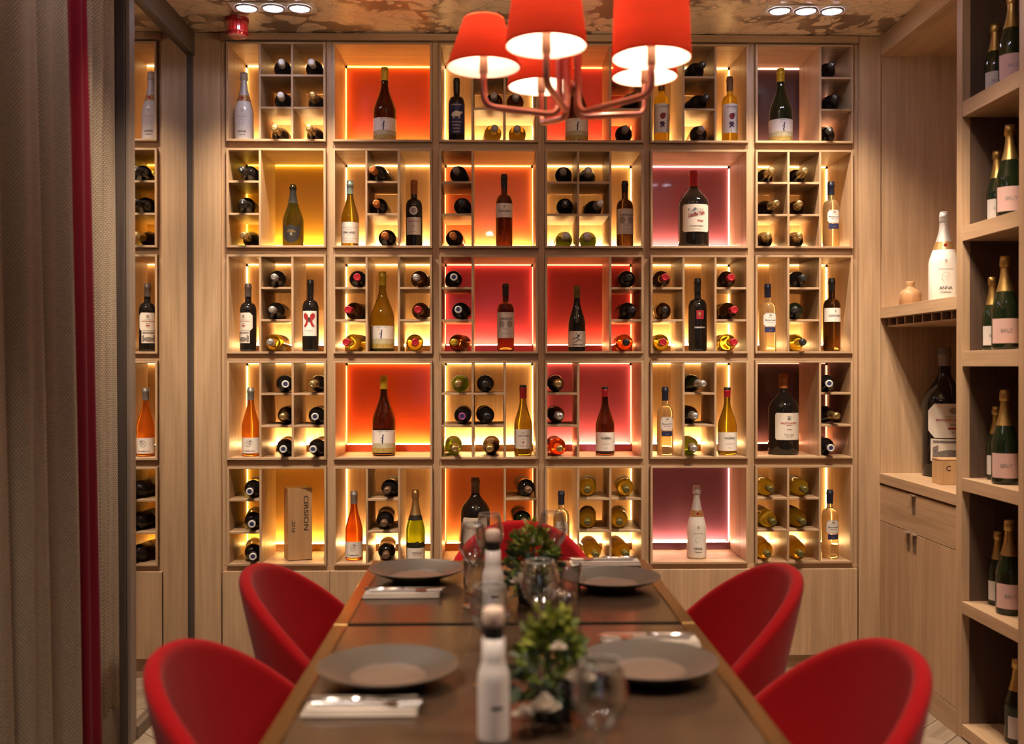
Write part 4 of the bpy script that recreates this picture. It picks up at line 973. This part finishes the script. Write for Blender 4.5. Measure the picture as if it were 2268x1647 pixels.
V_, F_ = lathe([(0.047, -0.017), (0.047, -0.060), (0.043, -0.074), (0.030, -0.080), (0, -0.081)], 48)
V_ = [(x*(1-0.025*(i % 2)), y*(1-0.025*(i % 2)), z) for i, (x, y, z) in enumerate(V_)]
mobj('lens', mesh('lens', V_, F_, REDP), bc)
lathe_obj('bezel_ring', [(0.048, -0.058), (0.0495, -0.060), (0.0495, -0.064), (0.047, -0.066)], pbr('beacon_base', (0, 0, 0)), bc)

# ------------------------------------------------------------------ chandelier
def shade_mat(name, col, tr):
    mt, nt, N, L = newmat(name)
    o = N.new('ShaderNodeOutputMaterial'); d = N.new('ShaderNodeBsdfDiffuse'); t = N.new('ShaderNodeBsdfTranslucent'); mx = N.new('ShaderNodeMixShader')
    tc = N.new('ShaderNodeTexCoord'); mp = N.new('ShaderNodeMapping'); mp.inputs['Scale'].default_value = (8, 8, 90); n = N.new('ShaderNodeTexNoise'); n.inputs['Scale'].default_value = 1.0
    L.new(tc.outputs['Object'], mp.inputs[0]); L.new(mp.outputs[0], n.inputs['Vector'])
    r = N.new('ShaderNodeValToRGB'); r.color_ramp.elements[0].color = (*[x*0.82 for x in col], 1); r.color_ramp.elements[1].color = (*[min(1, x*1.12) for x in col], 1)
    L.new(n.outputs['Fac'], r.inputs[0])
    for s in (d, t): L.new(r.outputs[0], s.inputs[0])
    mx.inputs[0].default_value = tr; L.new(d.outputs[0], mx.inputs[1]); L.new(t.outputs[0], mx.inputs[2]); L.new(mx.outputs[0], o.inputs[0]); return mt
SHO = shade_mat('shade_red', (0.74, 0.070, 0.035), 0.34); SHI = shade_mat('shade_lining', (0.92, 0.86, 0.78), 0.45)
COP = pbr('red_copper', (0.62, 0.26, 0.20), 0.28, 0.85); CUP = pbr('candle_cup', (0.62, 0.36, 0.26), 0.45, 0.2)
BULB = emit('bulb_glow', (1.0, 0.80, 0.56), 40.0)
SD = [(1071, 150, 164, 2.65), (1210, 103, 182, 2.42), (1443, 130, 176, 2.50), (1199, 193, 150, 2.90), (1428, 172, 146, 2.88)]
hub = at_Y(1262, 245, -4.5+2.66)
ch = thing('chandelier', 'copper arm chandelier with five red fabric shades over the table', 'chandelier', (hub.x, hub.y, hub.z))
lathe_obj('canopy', [(0, CEIL-hub.z-0.001), (0.07, CEIL-hub.z-0.001), (0.07, CEIL-hub.z-0.012), (0.02, CEIL-hub.z-0.03), (0, CEIL-hub.z-0.03)], COP, ch)
for i, (px, py, wpx, d) in enumerate(SD):
    p = at_Y(px, py, -4.5+d); R = wpx*d/F_PX/2; Hs = 0.128 if i == 0 else 0.150; k = (0.54, 0.80, 0.94, 0.85, 0.85)[i]
    L_ = p-hub
    s = lathe_obj('lamp_shade', [(R, 0), (R*0.5*(1+k), Hs/2), (R*k, Hs)], SHO, ch, L_, seg=48)
    lathe_obj('shade_lining', [(R-0.0022, 0.0004), (R*0.5*(1+k)-0.0022, Hs/2), (R*k-0.0022, Hs-0.0005)], SHI, s, seg=48)
    lathe_obj('shade_rim', [(R-0.0026, 0.0), (R+0.0006, -0.0004), (R+0.0008, 0.004), (R-0.0002, 0.0042)], SHO, s, seg=48)
    c_ = lathe_obj('candle_tube', [(0.0, -0.014), (0.009, -0.012), (0.0115, -0.006), (0.0115, 0.060), (0.0, 0.060)], CUP, ch, L_+Vector((0, 0, -0.006)), seg=20)
    lathe_obj('bulb', [(0, 0), (0.010, 0.002), (0.020, 0.018), (0.021, 0.030), (0.014, 0.044), (0, 0.050)], BULB, c_, (0, 0, 0.061), seg=20)
    ld = bpy.data.lights.new('bulb_light', 'POINT'); ld.energy = P_BULB; ld.color = (1.0, 0.76, 0.50); ld.shadow_soft_size = 0.022
    link(bpy.data.objects.new('bulb_light', ld), c_, (0, 0, 0.138))
    a = math.atan2(L_.y, L_.x)
    top = Vector((0.028*math.cos(a), 0.028*math.sin(a), CEIL-hub.z-0.02)); low = Vector((0.028*math.cos(a), 0.028*math.sin(a), -0.012))
    rise = min(0.085, L_.z*0.75)
    elbow = Vector((L_.x, L_.y, L_.z-0.02-rise)); base_ = Vector((L_.x, L_.y, L_.z-0.016))
    tube('arm', round_path([top, low+Vector((0, 0, 0)), elbow, base_], 0.035, 6), 0.0088, COP, ch)
lathe_obj('center_ball', [(0, -0.022), (0.012, -0.018), (0.018, 0), (0.012, 0.018), (0, 0.022)], COP, ch, (0, 0, 0.06))

# ------------------------------------------------------------------ tables
ZT = 0.75
pl = at_Z(738, 1380, ZT); pr = at_Z(1543, 1380, ZT); pf = at_Z(1140, 1239, ZT); ps = at_Z(1140, 1381, ZT)
TX0, TX1, TYF, TYS = pl.x, pr.x, pf.y, ps.y
def table(y0_, y1_, label):
    t = thing('dining_table', label, 'table', ((TX0+TX1)/2, (y0_+y1_)/2, 0), 0, 'two tables pushed together')
    hx, hy = (TX1-TX0)/2, (y1_-y0_)/2; e = 0.040
    pbox('tabletop', -hx+e, hx-e, -hy+0.012, hy-0.012, ZT-0.032, ZT, TBL, t, 0.001)
    for s_ in (-1, 1): pbox('edge_strip', s_*(hx-e+0.0005), s_*hx, -hy, hy, ZT-0.036, ZT+0.0004, BRASS, t, 0.004)
    for s_ in (-1, 1): pbox('end_strip', -hx+e, hx-e, s_*(hy-0.0115), s_*hy, ZT-0.036, ZT-0.003, pbr('seam_black', (0.006, 0.006, 0.006), 0.9, spec=0.05), t, 0.001)
    sharp(lathe_obj('pedestal', [(0, 0.012), (0.045, 0.012), (0.040, 0.03), (0.036, 0.3), (0.040, ZT-0.06), (0.10, ZT-0.038), (0, ZT-0.038)], BLACKP, t))
    sharp(lathe_obj('base', [(0, 0.0005), (0.26, 0.0005), (0.26, 0.008), (0.05, 0.020), (0, 0.020)], BLACKP, t, seg=40))
    return t
table(TYS+0.003, TYF, 'far half of the dark wood dining table with brass edges')
table(TYS-1.25, TYS-0.003, 'near half of the dark wood dining table with brass edges')

# ------------------------------------------------------------------ red chairs
RED = pbr('red_felt', (0.30, 0.004, 0.007), 0.9, spec=0.1, sheen=0.08, bump=0.25, bscale=700)
def shell_me():
    nu, nv = 30, 9; V, Fc = [], []; TM = math.radians(112)
    for i in range(nu+1):
        th = -TM+2*TM*i/nu; s_ = abs(th)/TM
        zt_ = 0.455+0.357*(1-s_**2.05)**1.22
        zb_ = 0.375+0.115*max(0.0, 1-(th/math.radians(42))**2)**0.6
        for j in range(nv+1):
            v = j/nv; z = zb_+(zt_-zb_)*v
            q = (z-0.375)/0.455
            rx = 0.235+0.035*math.sin(min(1, q*1.3)*PI/2); ry = 0.215+0.065*q
            x = rx*math.sin(th)*(abs(math.sin(th))**-0.12 if abs(th) > 0.01 else 1); y = -ry*math.cos(th)-0.045*q
            V.append((x, y, z))
    for i in range(nu):
        for j in range(nv):
            a = i*(nv+1)+j; Fc.append((a, a+nv+1, a+nv+2, a+1))
    return mesh('back_shell', V, Fc, RED, True)
SHELL = shell_me()
def chair(loc, rz, label):
    t = thing('dining_chair', label, 'chair', loc, rz, 'red upholstered chairs at the table')
    b = mobj('backrest', SHELL, t); mo = b.modifiers.new('thick', 'SOLIDIFY'); mo.thickness = 0.040; mo.offset = 0.0; mo.use_even_offset = True
    mo = b.modifiers.new('smooth', 'SUBSURF'); mo.levels = 1; mo.render_levels = 2
    prof = [(0, 0.375), (0.19, 0.375), (0.222, 0.385), (0.232, 0.41), (0.226, 0.44), (0.20, 0.455), (0.10, 0.462), (0, 0.463)]
    V, Fc = lathe(prof, 40); V = [(x*0.98, y*1.0+0.03, z) for x, y, z in V]
    mobj('seat', mesh('seat', V, Fc, RED, True), t)
    for sx in (-1, 1):
        for sy in (-1, 1):
            tube('leg', [(sx*0.13, 0.03+sy*0.13, 0.374), (sx*0.21, 0.03+sy*0.20, 0.003)], 0.010, CHROME, t)
    return t
CH = [(-0.68, 2.116, -PI/2-0.10, 'red upholstered chair nearest on the left of the table'), (-0.704, 2.964, -PI/2-0.10, 'red upholstered chair farther back on the left of the table'),
      (0.861, 2.93, PI/2+0.10, 'red upholstered chair farther back on the right of the table'), (0.856, 2.09, PI/2+0.10, 'red upholstered chair nearest on the right of the table'),
      (0.10, 3.50, PI, 'red upholstered chair at the far end of the table')]
for x, d, rz, lab in CH:
    # x, d give the middle of the backrest; the chair's root lies 0.27 m in front of it
    fx, fy = -math.sin(rz), math.cos(rz)
    off = 0.30 if abs(rz) < 2.5 else 0.0
    chair((x+fx*off, -4.5+d+fy*off, 0), rz, lab)

# ------------------------------------------------------------------ tableware
STONE = pbr('charcoal_stoneware', (0.088, 0.072, 0.060), 0.42, bump=0.15, bscale=120)
WELL_LIT = pbr('stoneware_well_lit', (0.17, 0.125, 0.10), 0.36)  # same stoneware, coloured lighter for the light caught by the flat centre
def plate(px, py, label):
    p = at_Z(px, py, ZT+0.026)
    t = thing('dinner_plate', label, 'plate', (p.x, p.y, ZT+0.0008), 0, 'charcoal plates on the table')
    pr_ = [(0, 0.004), (0.062, 0.004), (0.066, 0.0), (0.071, 0.0), (0.074, 0.006)]
    pr_ += [(0.10, 0.014), (0.135, 0.028), (0.1455, 0.0335), (0.146, 0.0355), (0.1445, 0.036)]
    n = 22
    for i in range(n+1):
        q = i/n; r = 0.143-(0.143-0.079)*q; pr_.append((r, 0.0352-0.0215*q**0.85+(0.0005 if i % 2 else 0)))
    sharp(lathe_obj('rim', pr_+[(0.0785, 0.0128)], STONE, t, seg=64), 60)
    lathe_obj('well', [(0.0785, 0.0128), (0.074, 0.0108), (0.04, 0.0100), (0, 0.0100)], WELL_LIT, t, seg=48)
plate(860, 1480, 'charcoal stoneware plate nearest on the left of the table')
plate(923, 1264, 'charcoal stoneware plate farther back on the left of the table')
plate(1353, 1281, 'charcoal stoneware plate farther back on the right of the table')
plate(1436, 1468, 'charcoal stoneware plate nearest on the right of the table')
LIN = pbr('linen', (0.72, 0.62, 0.54), 0.8, bump=0.4, bscale=600)
def napkin(px, py, wd, label, rz=0.0):
    p = at_Z(px, py, ZT); t = thing('folded_napkin', label, 'napkin', (p.x, p.y, ZT+0.0006), rz, 'folded napkins')
    for k in range(3):
        bm = bmesh.new(); bmesh.ops.create_cube(bm, size=1.0)
        for v in bm.verts: v.co = Vector((v.co.x*(wd-0.004*k), v.co.y*(0.085-0.003*k), v.co.z*0.0044))
        bmesh.ops.bevel(bm, geom=bm.edges[:], offset=0.0019, segments=2, affect='EDGES')
        bm_obj('fold', bm, LIN, t, (0.001*k, 0.0015*k, 0.0023+0.0046*k), smooth=True)
    return t, p
def knife(x, y, z, rz, label):
    t = thing('table_knife', label, 'knife', (x, y, z), rz, 'table knives')
    V = [(-0.115, -0.006, 0), (-0.01, -0.005, 0), (-0.01, 0.005, 0), (-0.115, 0.007, 0)]
    bm = bmesh.new(); vs = [bm.verts.new(v) for v in ((-0.118, -0.0065, 0), (-0.06, -0.0075, 0), (-0.008, -0.005, 0), (-0.008, 0.005, 0), (-0.06, 0.008, 0), (-0.118, 0.0085, 0), (-0.124, 0.001, 0))]
    f = bm.faces.new(vs); r = bmesh.ops.extrude_face_region(bm, geom=[f])
    for v in r['geom']:
        if isinstance(v, bmesh.types.BMVert): v.co.z += 0.006
    bmesh.ops.recalc_face_normals(bm, faces=bm.faces[:]); bmesh.ops.bevel(bm, geom=bm.edges[:], offset=0.0018, segments=2, affect='EDGES'); bm_obj('handle', bm, CHROME, t, (0, 0, 0.0002), smooth=True)
    bm = bmesh.new(); vs = [bm.verts.new(v) for v in ((-0.0075, -0.004, 0.002), (0.02, -0.007, 0.002), (0.07, -0.0105, 0.002), (0.098, -0.009, 0.002), (0.112, 0.004, 0.002), (0.100, 0.0075, 0.002), (0.02, 0.006, 0.002), (-0.0075, 0.004, 0.002))]
    f = bm.faces.new(vs); r = bmesh.ops.extrude_face_region(bm, geom=[f])
    for v in r['geom']:
        if isinstance(v, bmesh.types.BMVert): v.co.z += 0.0016
    bmesh.ops.recalc_face_normals(bm, faces=bm.faces[:]); bm_obj('blade', bm, CHROME, t, smooth=False)
def fork(x, y, z, rz, label):
    t = thing('table_fork', label, 'fork', (x, y, z), rz, 'table forks')
    tube('handle', [(-0.10, 0, 0.0038), (-0.05, 0, 0.0036), (0.03, 0, 0.0036)], 0.0034, CHROME, t)
    bm = bmesh.new(); vs = [bm.verts.new(v) for v in ((0.028, -0.004, 0.002), (0.05, -0.011, 0.002), (0.062, -0.0115, 0.002), (0.062, 0.0115, 0.002), (0.05, 0.011, 0.002), (0.028, 0.004, 0.002))]
    f = bm.faces.new(vs); r = bmesh.ops.extrude_face_region(bm, geom=[f])
    for v in r['geom']:
        if isinstance(v, bmesh.types.BMVert): v.co.z += 0.0022
    bmesh.ops.recalc_face_normals(bm, faces=bm.faces[:]); bm_obj('fork_head', bm, CHROME, t)
    for k in range(4):
        yy = -0.0095+k*0.00633; tube('tine', [(0.061, yy, 0.0031), (0.085, yy, 0.0042), (0.106, yy, 0.0060)], 0.0016, CHROME, t)
NP = [(800, 1572, 0.215, 'left of the table, nearest', 0.0), (890, 1318, 0.215, 'left of the table, farther back', 0.02), (1340, 1248, 0.225, 'right of the table, farther back', 0.0), (1440, 1424, 0.225, 'right of the table, nearest', 0.0)]
for px, py, wd, lab, rz in NP:
    t, p = napkin(px, py, wd, 'folded cream napkin under cutlery, '+lab, rz); zz = ZT+0.0006+0.0142
    flip = 0.0 if px < 1100 else PI
    knife(p.x+(0.016 if not flip else -0.016), p.y+0.012, zz, rz+flip+0.03, 'steel table knife on napkin, '+lab)
    fork(p.x+(0.01 if not flip else -0.01), p.y-0.018, zz, rz+flip-0.02, 'steel table fork on napkin, '+lab)
# white bottles with black collars
CER = pbr('white_ceramic', (0.74, 0.68, 0.66), 0.3, coat=0.2); CREAM = pbr('cream_stopper', (0.74, 0.56, 0.46), 0.45)
def whitebottle(px, d, lab):
    p = at_Y(px, 1400, -4.5+d); t = thing('white_bottle', lab, 'bottle', (p.x, -4.5+d, ZT+0.0006), 0, 'white oil bottles on the table')
    lathe_obj('body', [(0, 0), (0.025, 0), (0.0275, 0.003), (0.0280, 0.010), (0.0280, 0.106), (0.0272, 0.117), (0.0240, 0.127), (0.0212, 0.134), (0.0204, 0.144), (0.0200, 0.178), (0, 0.178)], CER, t, seg=36)
    sharp(lathe_obj('collar', [(0, 0.1782), (0.0170, 0.1782), (0.0175, 0.180), (0.0175, 0.198), (0, 0.198)], BLACKP, t, seg=28))
    lathe_obj('stopper', [(0, 0.1982), (0.0150, 0.1982), (0.0180, 0.203), (0.0195, 0.215), (0.0192, 0.224), (0.0165, 0.230), (0.010, 0.232), (0, 0.2325)], CREAM, t, seg=28)
    poly_obj('printed_bar', [[(-0.004, 0.060), (0.017, 0.060), (0.017, 0.066), (-0.004, 0.066)]], 0.0284, INK, t)
whitebottle(1093, 1.73, 'white bottle with black collar, nearest on the table'); whitebottle(1092, 2.56, 'white bottle with black collar, farther back beside wine glasses')
# glasses
GLASS = thin_glass('clear_glass', (0.97, 0.98, 0.98))
GLASS2 = pbr('clear_crystal', (1.0, 1.0, 1.0), 0.0, trans=1.0, ior=1.46)
def wineglass(px, py_rim, d, h, R, lab):
    p = at_Y(px, py_rim, -4.5+d); t = thing('wine_glass', lab, 'glass', (p.x, -4.5+d, ZT+0.0006), 0, 'empty wine glasses')
    zb_ = 0.42*h
    bowl = [(0.004, zb_), (0.014, zb_+0.004)]
    for i in range(1, 13):
        q = i/12; a = q*PI*0.70
        bowl.append((R*math.sin(min(PI*0.5, a*1.25)) if a*1.25 < PI/2 else R*(1-0.27*((q-0.571)/0.429)**1.4), zb_+0.006+(h-zb_-0.006)*q))
    rim_ = bowl[-1]
    lathe_obj('rim', [(rim_[0]-0.0006, rim_[1]), (rim_[0]+0.0006, rim_[1]-0.0004), (rim_[0]+0.0006, rim_[1]+0.0008), (rim_[0]-0.0006, rim_[1]+0.001), (rim_[0]-0.0006, rim_[1])], pbr('rim_highlight', (0.75, 0.72, 0.68), 0.1, 0.3), t, seg=36)  # opaque pale ring, a painted highlight along the edge of the bowl
    bowl += [(r_-0.0011, z_) for r_, z_ in bowl[::-1] if r_ > 0.012 and z_ > zb_+0.006]+[(0.0, zb_+0.0055)]
    lathe_obj('bowl', bowl, GLASS, t, seg=36)
    lathe_obj('stem', [(0, zb_+0.002), (0.0045, zb_+0.001), (0.0036, zb_-0.015), (0.0036, 0.02), (0.006, 0.0082), (0, 0.0082)], GLASS, t, seg=16)
    lathe_obj('foot', [(0, 0.0081), (0.006, 0.008), (0.015, 0.0045), (0.034, 0.0022), (0.0345, 0.001), (0.033, 0.0), (0, 0.0)], GLASS, t, seg=32)
def tumbler(px, d, lab):
    p = at_Y(px, 1200, -4.5+d); t = thing('water_tumbler', lab, 'glass', (p.x, -4.5+d, ZT+0.0006), 0, 'water tumblers')
    lathe_obj('wall', [(0.029, 0.012), (0.031, 0.05), (0.034, 0.095), (0.0325, 0.0955), (0.0295, 0.05), (0.0275, 0.014), (0.029, 0.012)], GLASS, t, seg=32)
    lathe_obj('base', [(0.0275, 0.0135), (0, 0.0125), (0, 0), (0.026, 0), (0.029, 0.004), (0.029, 0.0118), (0.0275, 0.0135)], GLASS, t, seg=32)
wineglass(1084, 1110, 2.80, 0.235, 0.040, 'empty wine glass behind the far white bottle, left of flowers')
wineglass(1048, 1130, 2.70, 0.225, 0.040, 'empty wine glass just left of the far white bottle')
wineglass(1222, 1108, 2.88, 0.230, 0.043, 'empty wine glass in front of far red chair, right of flowers')
wineglass(1196, 1232, 2.22, 0.215, 0.043, 'empty wine glass at table centre between the flower pots')
wineglass(1085, 1385, 2.02, 0.205, 0.042, 'empty wine glass behind the near white bottle')
wineglass(1330, 1490, 1.47, 0.212, 0.041, 'empty wine glass nearest the right front plate')
tumbler(1050, 2.86, 'clear water tumbler left of the far white bottle'); tumbler(1262, 2.80, 'clear water tumbler behind the far flowers'); tumbler(1245, 2.42, 'clear water tumbler right of centre on the table')
# flowers
LEAF = pbr('leaf_green', (0.13, 0.17, 0.025), 0.5, vary=0.5, bscale=30); EUC = pbr('leaf_grey_green', (0.075, 0.105, 0.070), 0.55, vary=0.3, bscale=30); LIME = pbr('leaf_lime', (0.36, 0.38, 0.06), 0.5, vary=0.3, bscale=40)
PETAL = pbr('petal_white', (0.72, 0.64, 0.55), 0.6); POT = pbr('dark_pot', (0.035, 0.030, 0.028), 0.4); STEM = pbr('stem_green', (0.06, 0.085, 0.02), 0.6)
def leaves(name, n, cen, rad, size, mat, parent, seed, up_=0.5):
    rr = random.Random(seed); V, Fc = [], []
    for _ in range(n):
        d = Vector((rr.gauss(0, 1), rr.gauss(0, 1), rr.gauss(up_, 0.8))).normalized()
        c0 = Vector(cen)+Vector((d.x*rad[0], d.y*rad[1], d.z*rad[2]))*rr.uniform(0.55, 1.0)
        t1 = (d+Vector((rr.uniform(-.8, .8), rr.uniform(-.8, .8), rr.uniform(-.6, .6)))).normalized(); n1 = t1.orthogonal().normalized(); n1.rotate(Matrix.Rotation(rr.uniform(0, 6.28), 3, t1)); b1 = t1.cross(n1)
        L = size*rr.uniform(0.7, 1.3); w_ = L*0.30; o = len(V)
        V += [c0, c0+t1*L*0.35+n1*w_+b1*L*0.05, c0+t1*L*0.75+n1*w_*0.7+b1*L*0.02, c0+t1*L-b1*L*0.06, c0+t1*L*0.75-n1*w_*0.7+b1*L*0.02, c0+t1*L*0.35-n1*w_+b1*L*0.05, c0+t1*L*0.5]
        Fc += [(o, o+1, o+6), (o+1, o+2, o+6), (o+2, o+3, o+6), (o+3, o+4, o+6), (o+4, o+5, o+6), (o+5, o, o+6)]
    for v in V: v.z = max(v.z, 0.006)
    o = mobj(name, mesh(name, V, Fc, mat, True), parent); o['kind'] = 'stuff'; return o
def rose(parent, c0, R, seed):
    rr = random.Random(seed); V, Fc = [], []
    for ring in range(4):
        nr_ = 5+ring; r0 = R*(0.22+0.24*ring)
        for k in range(nr_):
            a = 2*PI*k/nr_+ring*0.5; o = len(V); wd = 2*PI/nr_*0.72
            for i in range(4):
                for j in range(4):
                    aa = a+wd*(i/3-0.5)*1.3; q = j/3; r = r0*(0.45+0.75*math.sin(q*PI*0.55)); z = R*(0.55*(1-0.25*ring)*q*1.6-0.25-0.06*ring)+R*0.3
                    V.append((c0[0]+r*math.cos(aa), c0[1]+r*math.sin(aa), c0[2]+z))
            for i in range(3):
                for j in range(3): Fc.append((o+i*4+j, o+i*4+4+j, o+i*4+5+j, o+i*4+j+1))
    mobj('white_flower', mesh('white_flower', V, Fc, PETAL, True), parent)
def bouquet(px, d, h, R, seed, lab, fl_):
    p = at_Y(px, 1300, -4.5+d); t = thing('flower_arrangement', lab, 'flowers', (p.x, -4.5+d, ZT+0.0006), 0, 'flower arrangements')
    lathe_obj('pot', [(0, 0), (0.032, 0), (0.036, 0.004), (0.040, 0.05), (0.041, 0.062), (0.038, 0.062), (0.036, 0.05), (0, 0.048)], POT, t, seg=28)
    rr = random.Random(seed)
    for k in range(14):
        a = rr.uniform(0, 6.28); q = rr.uniform(0.3, 1.0)
        tube('stem', round_path([(0.012*math.cos(a), 0.012*math.sin(a), 0.049), (R*0.35*q*math.cos(a), R*0.35*q*math.sin(a), 0.05+h*0.35), (R*0.8*q*math.cos(a), R*0.8*q*math.sin(a), h*rr.uniform(0.75, 0.95))], 0.02, 3), 0.0014, STEM, t)
    leaves('leaf_mass', 230, (0, 0, h*0.52), (R*0.9, R*0.9, h*0.42), 0.026, LEAF, t, seed)
    leaves('grey_leaves', 90, (0, 0, h*0.38), (R*1.15, R*1.15, h*0.28), 0.036, EUC, t, seed+1, -0.1)
    leaves('pale_leaves', 80, (0, 0, h*0.66), (R*0.8, R*0.8, h*0.40), 0.020, LIME, t, seed+2, 0.8)
    for k, (u, v, z, r_) in enumerate(fl_): rose(t, (u, v, z), r_, seed+9+k)
bouquet(1176, 2.74, 0.215, 0.072, 11, 'green foliage with white flowers farther back on the table', [(-0.032, -0.085, 0.075, 0.025), (0.055, -0.07, 0.05, 0.02), (0.0, -0.03, 0.17, 0.014)])
bouquet(1222, 1.84, 0.200, 0.064, 23, 'green foliage with white flowers nearest on the table', [(0.048, -0.075, 0.095, 0.024), (-0.018, -0.090, 0.050, 0.026), (0.008, -0.075, 0.150, 0.013), (-0.055, -0.07, 0.03, 0.018)])

# ------------------------------------------------------------------ curtains
def cloth(name, ca, cb, scale):
    mt, nt, N, L = newmat(name)
    o = N.new('ShaderNodeOutputMaterial'); b = N.new('ShaderNodeBsdfPrincipled'); tc = N.new('ShaderNodeTexCoord'); mp = N.new('ShaderNodeMapping'); mp.inputs['Scale'].default_value = (scale, scale, scale)
    L.new(tc.outputs['UV'], mp.inputs[0])
    cks = N.new('ShaderNodeTexBrick'); cks.inputs['Scale'].default_value = 1.0; cks.inputs['Color1'].default_value = (*ca, 1); cks.inputs['Color2'].default_value = (*[x*0.86 for x in ca], 1); cks.inputs['Mortar'].default_value = (*cb, 1)
    cks.inputs['Mortar Size'].default_value = 0.14; cks.inputs['Mortar Smooth'].default_value = 0.6; cks.inputs['Brick Width'].default_value = 0.9; cks.inputs['Row Height'].default_value = 0.72
    L.new(mp.outputs[0], cks.inputs['Vector']); L.new(cks.outputs['Color'], b.inputs['Base Color'])
    bp = N.new('ShaderNodeBump'); bp.inputs['Strength'].default_value = 0.5; bp.inputs['Distance'].default_value = 0.003; bp.invert = True; L.new(cks.outputs['Fac'], bp.inputs['Height']); L.new(bp.outputs[0], b.inputs['Normal'])
    b.inputs['Roughness'].default_value = 0.9; b.inputs['Specular IOR Level'].default_value = 0.1; L.new(b.outputs[0], o.inputs[0]); return mt
BEIGE = cloth('woven_beige', (0.36, 0.285, 0.21), (0.07, 0.052, 0.04), 105.0)
VEL = pbr('red_velvet', (0.12, 0.003, 0.010), 0.85, spec=0.1, sheen=0.1)
def curtain(name, pts, z0, z1, mat, label, slant=(0, 0), nz=14, thick=0.004, uvoff=0.0):
    """pts: plan polyline of the folded cloth; slant shifts the hem"""
    t = thing(name, label, 'curtain', (pts[0][0], pts[0][1], z0))
    V, Fc, UV = [], [], []; n = len(pts); s_ = [0.0]
    for a, b in zip(pts, pts[1:]): s_.append(s_[-1]+math.hypot(b[0]-a[0], b[1]-a[1]))
    for j in range(nz+1):
        q = j/nz; z = z0+(z1-z0)*q
        for i, (x, y) in enumerate(pts):
            wv = 0.006*math.sin(i*0.9+q*3.0)
            V.append((x+slant[0]*(1-q)+wv-pts[0][0], y+slant[1]*(1-q)-pts[0][1], z-z0)); UV.append((s_[i], z))
    for j in range(nz):
        for i in range(n-1): a = j*n+i; Fc.append((a, a+1, a+n+1, a+n))
    me = mesh('cloth', V, Fc, mat, True); uv = me.uv_layers.new(name='UVMap')
    for l in me.loops: uv.data[l.index].uv = UV[l.vertex_index]
    o = mobj('cloth', me, t); mo = o.modifiers.new('thick', 'SOLIDIFY'); mo.thickness = thick
    k = len(pts)//2
    hem = [(p[0]-pts[0][0]+slant[0], p[1]-pts[0][1]+slant[1]) for p in pts]
    V2, F2 = [], []
    for x, y in hem: V2 += [(x, y-0.0045, 0.0005), (x, y-0.0045, 0.05)]
    for i in range(n-1): F2.append((2*i, 2*i+2, 2*i+3, 2*i+1))
    return t
def folds(xa, ya, xb, yb_, n, amp, per, ph=0.0):
    out = []
    dx, dy = xb-xa, yb_-ya; L = math.hypot(dx, dy); nx, ny = -dy/L, dx/L
    for i in range(n+1):
        q = i/n; s_ = amp*math.sin(q*L/per*2*PI+ph)+0.3*amp*math.sin(q*L/per*4.3*PI+ph*2); out.append((xa+dx*q+nx*s_, ya+dy*q+ny*s_))
    return out
cx0 = at_Y(254, 800, YM-0.12).x
p1 = at_Y(188, 800, -1.24); p2 = at_Y(146, 800, -1.32); p3 = at_Y(-120, 800, -2.1)
curtain('curtain', folds(cx0-0.018, YM-0.10, p1.x-0.035, -1.19, 40, 0.018, 0.13), 0.168, CEIL-0.004, BEIGE, 'woven beige curtain beside the dark post, ending above the sill')
curtain('red_curtain', folds(p1.x, -1.24, p2.x-0.012, -1.31, 14, 0.003, 0.09), 0.004, CEIL-0.004, VEL, 'narrow red velvet curtain between two beige curtains', (0.05, 0.0))
curtain('curtain', folds(p2.x-0.020, -1.36, XL-0.05, -3.0, 130, 0.030, 0.21, 1.2), 0.004, CEIL-0.004, BEIGE, 'woven beige curtain nearest the camera at far left', (0.05, 0.0))
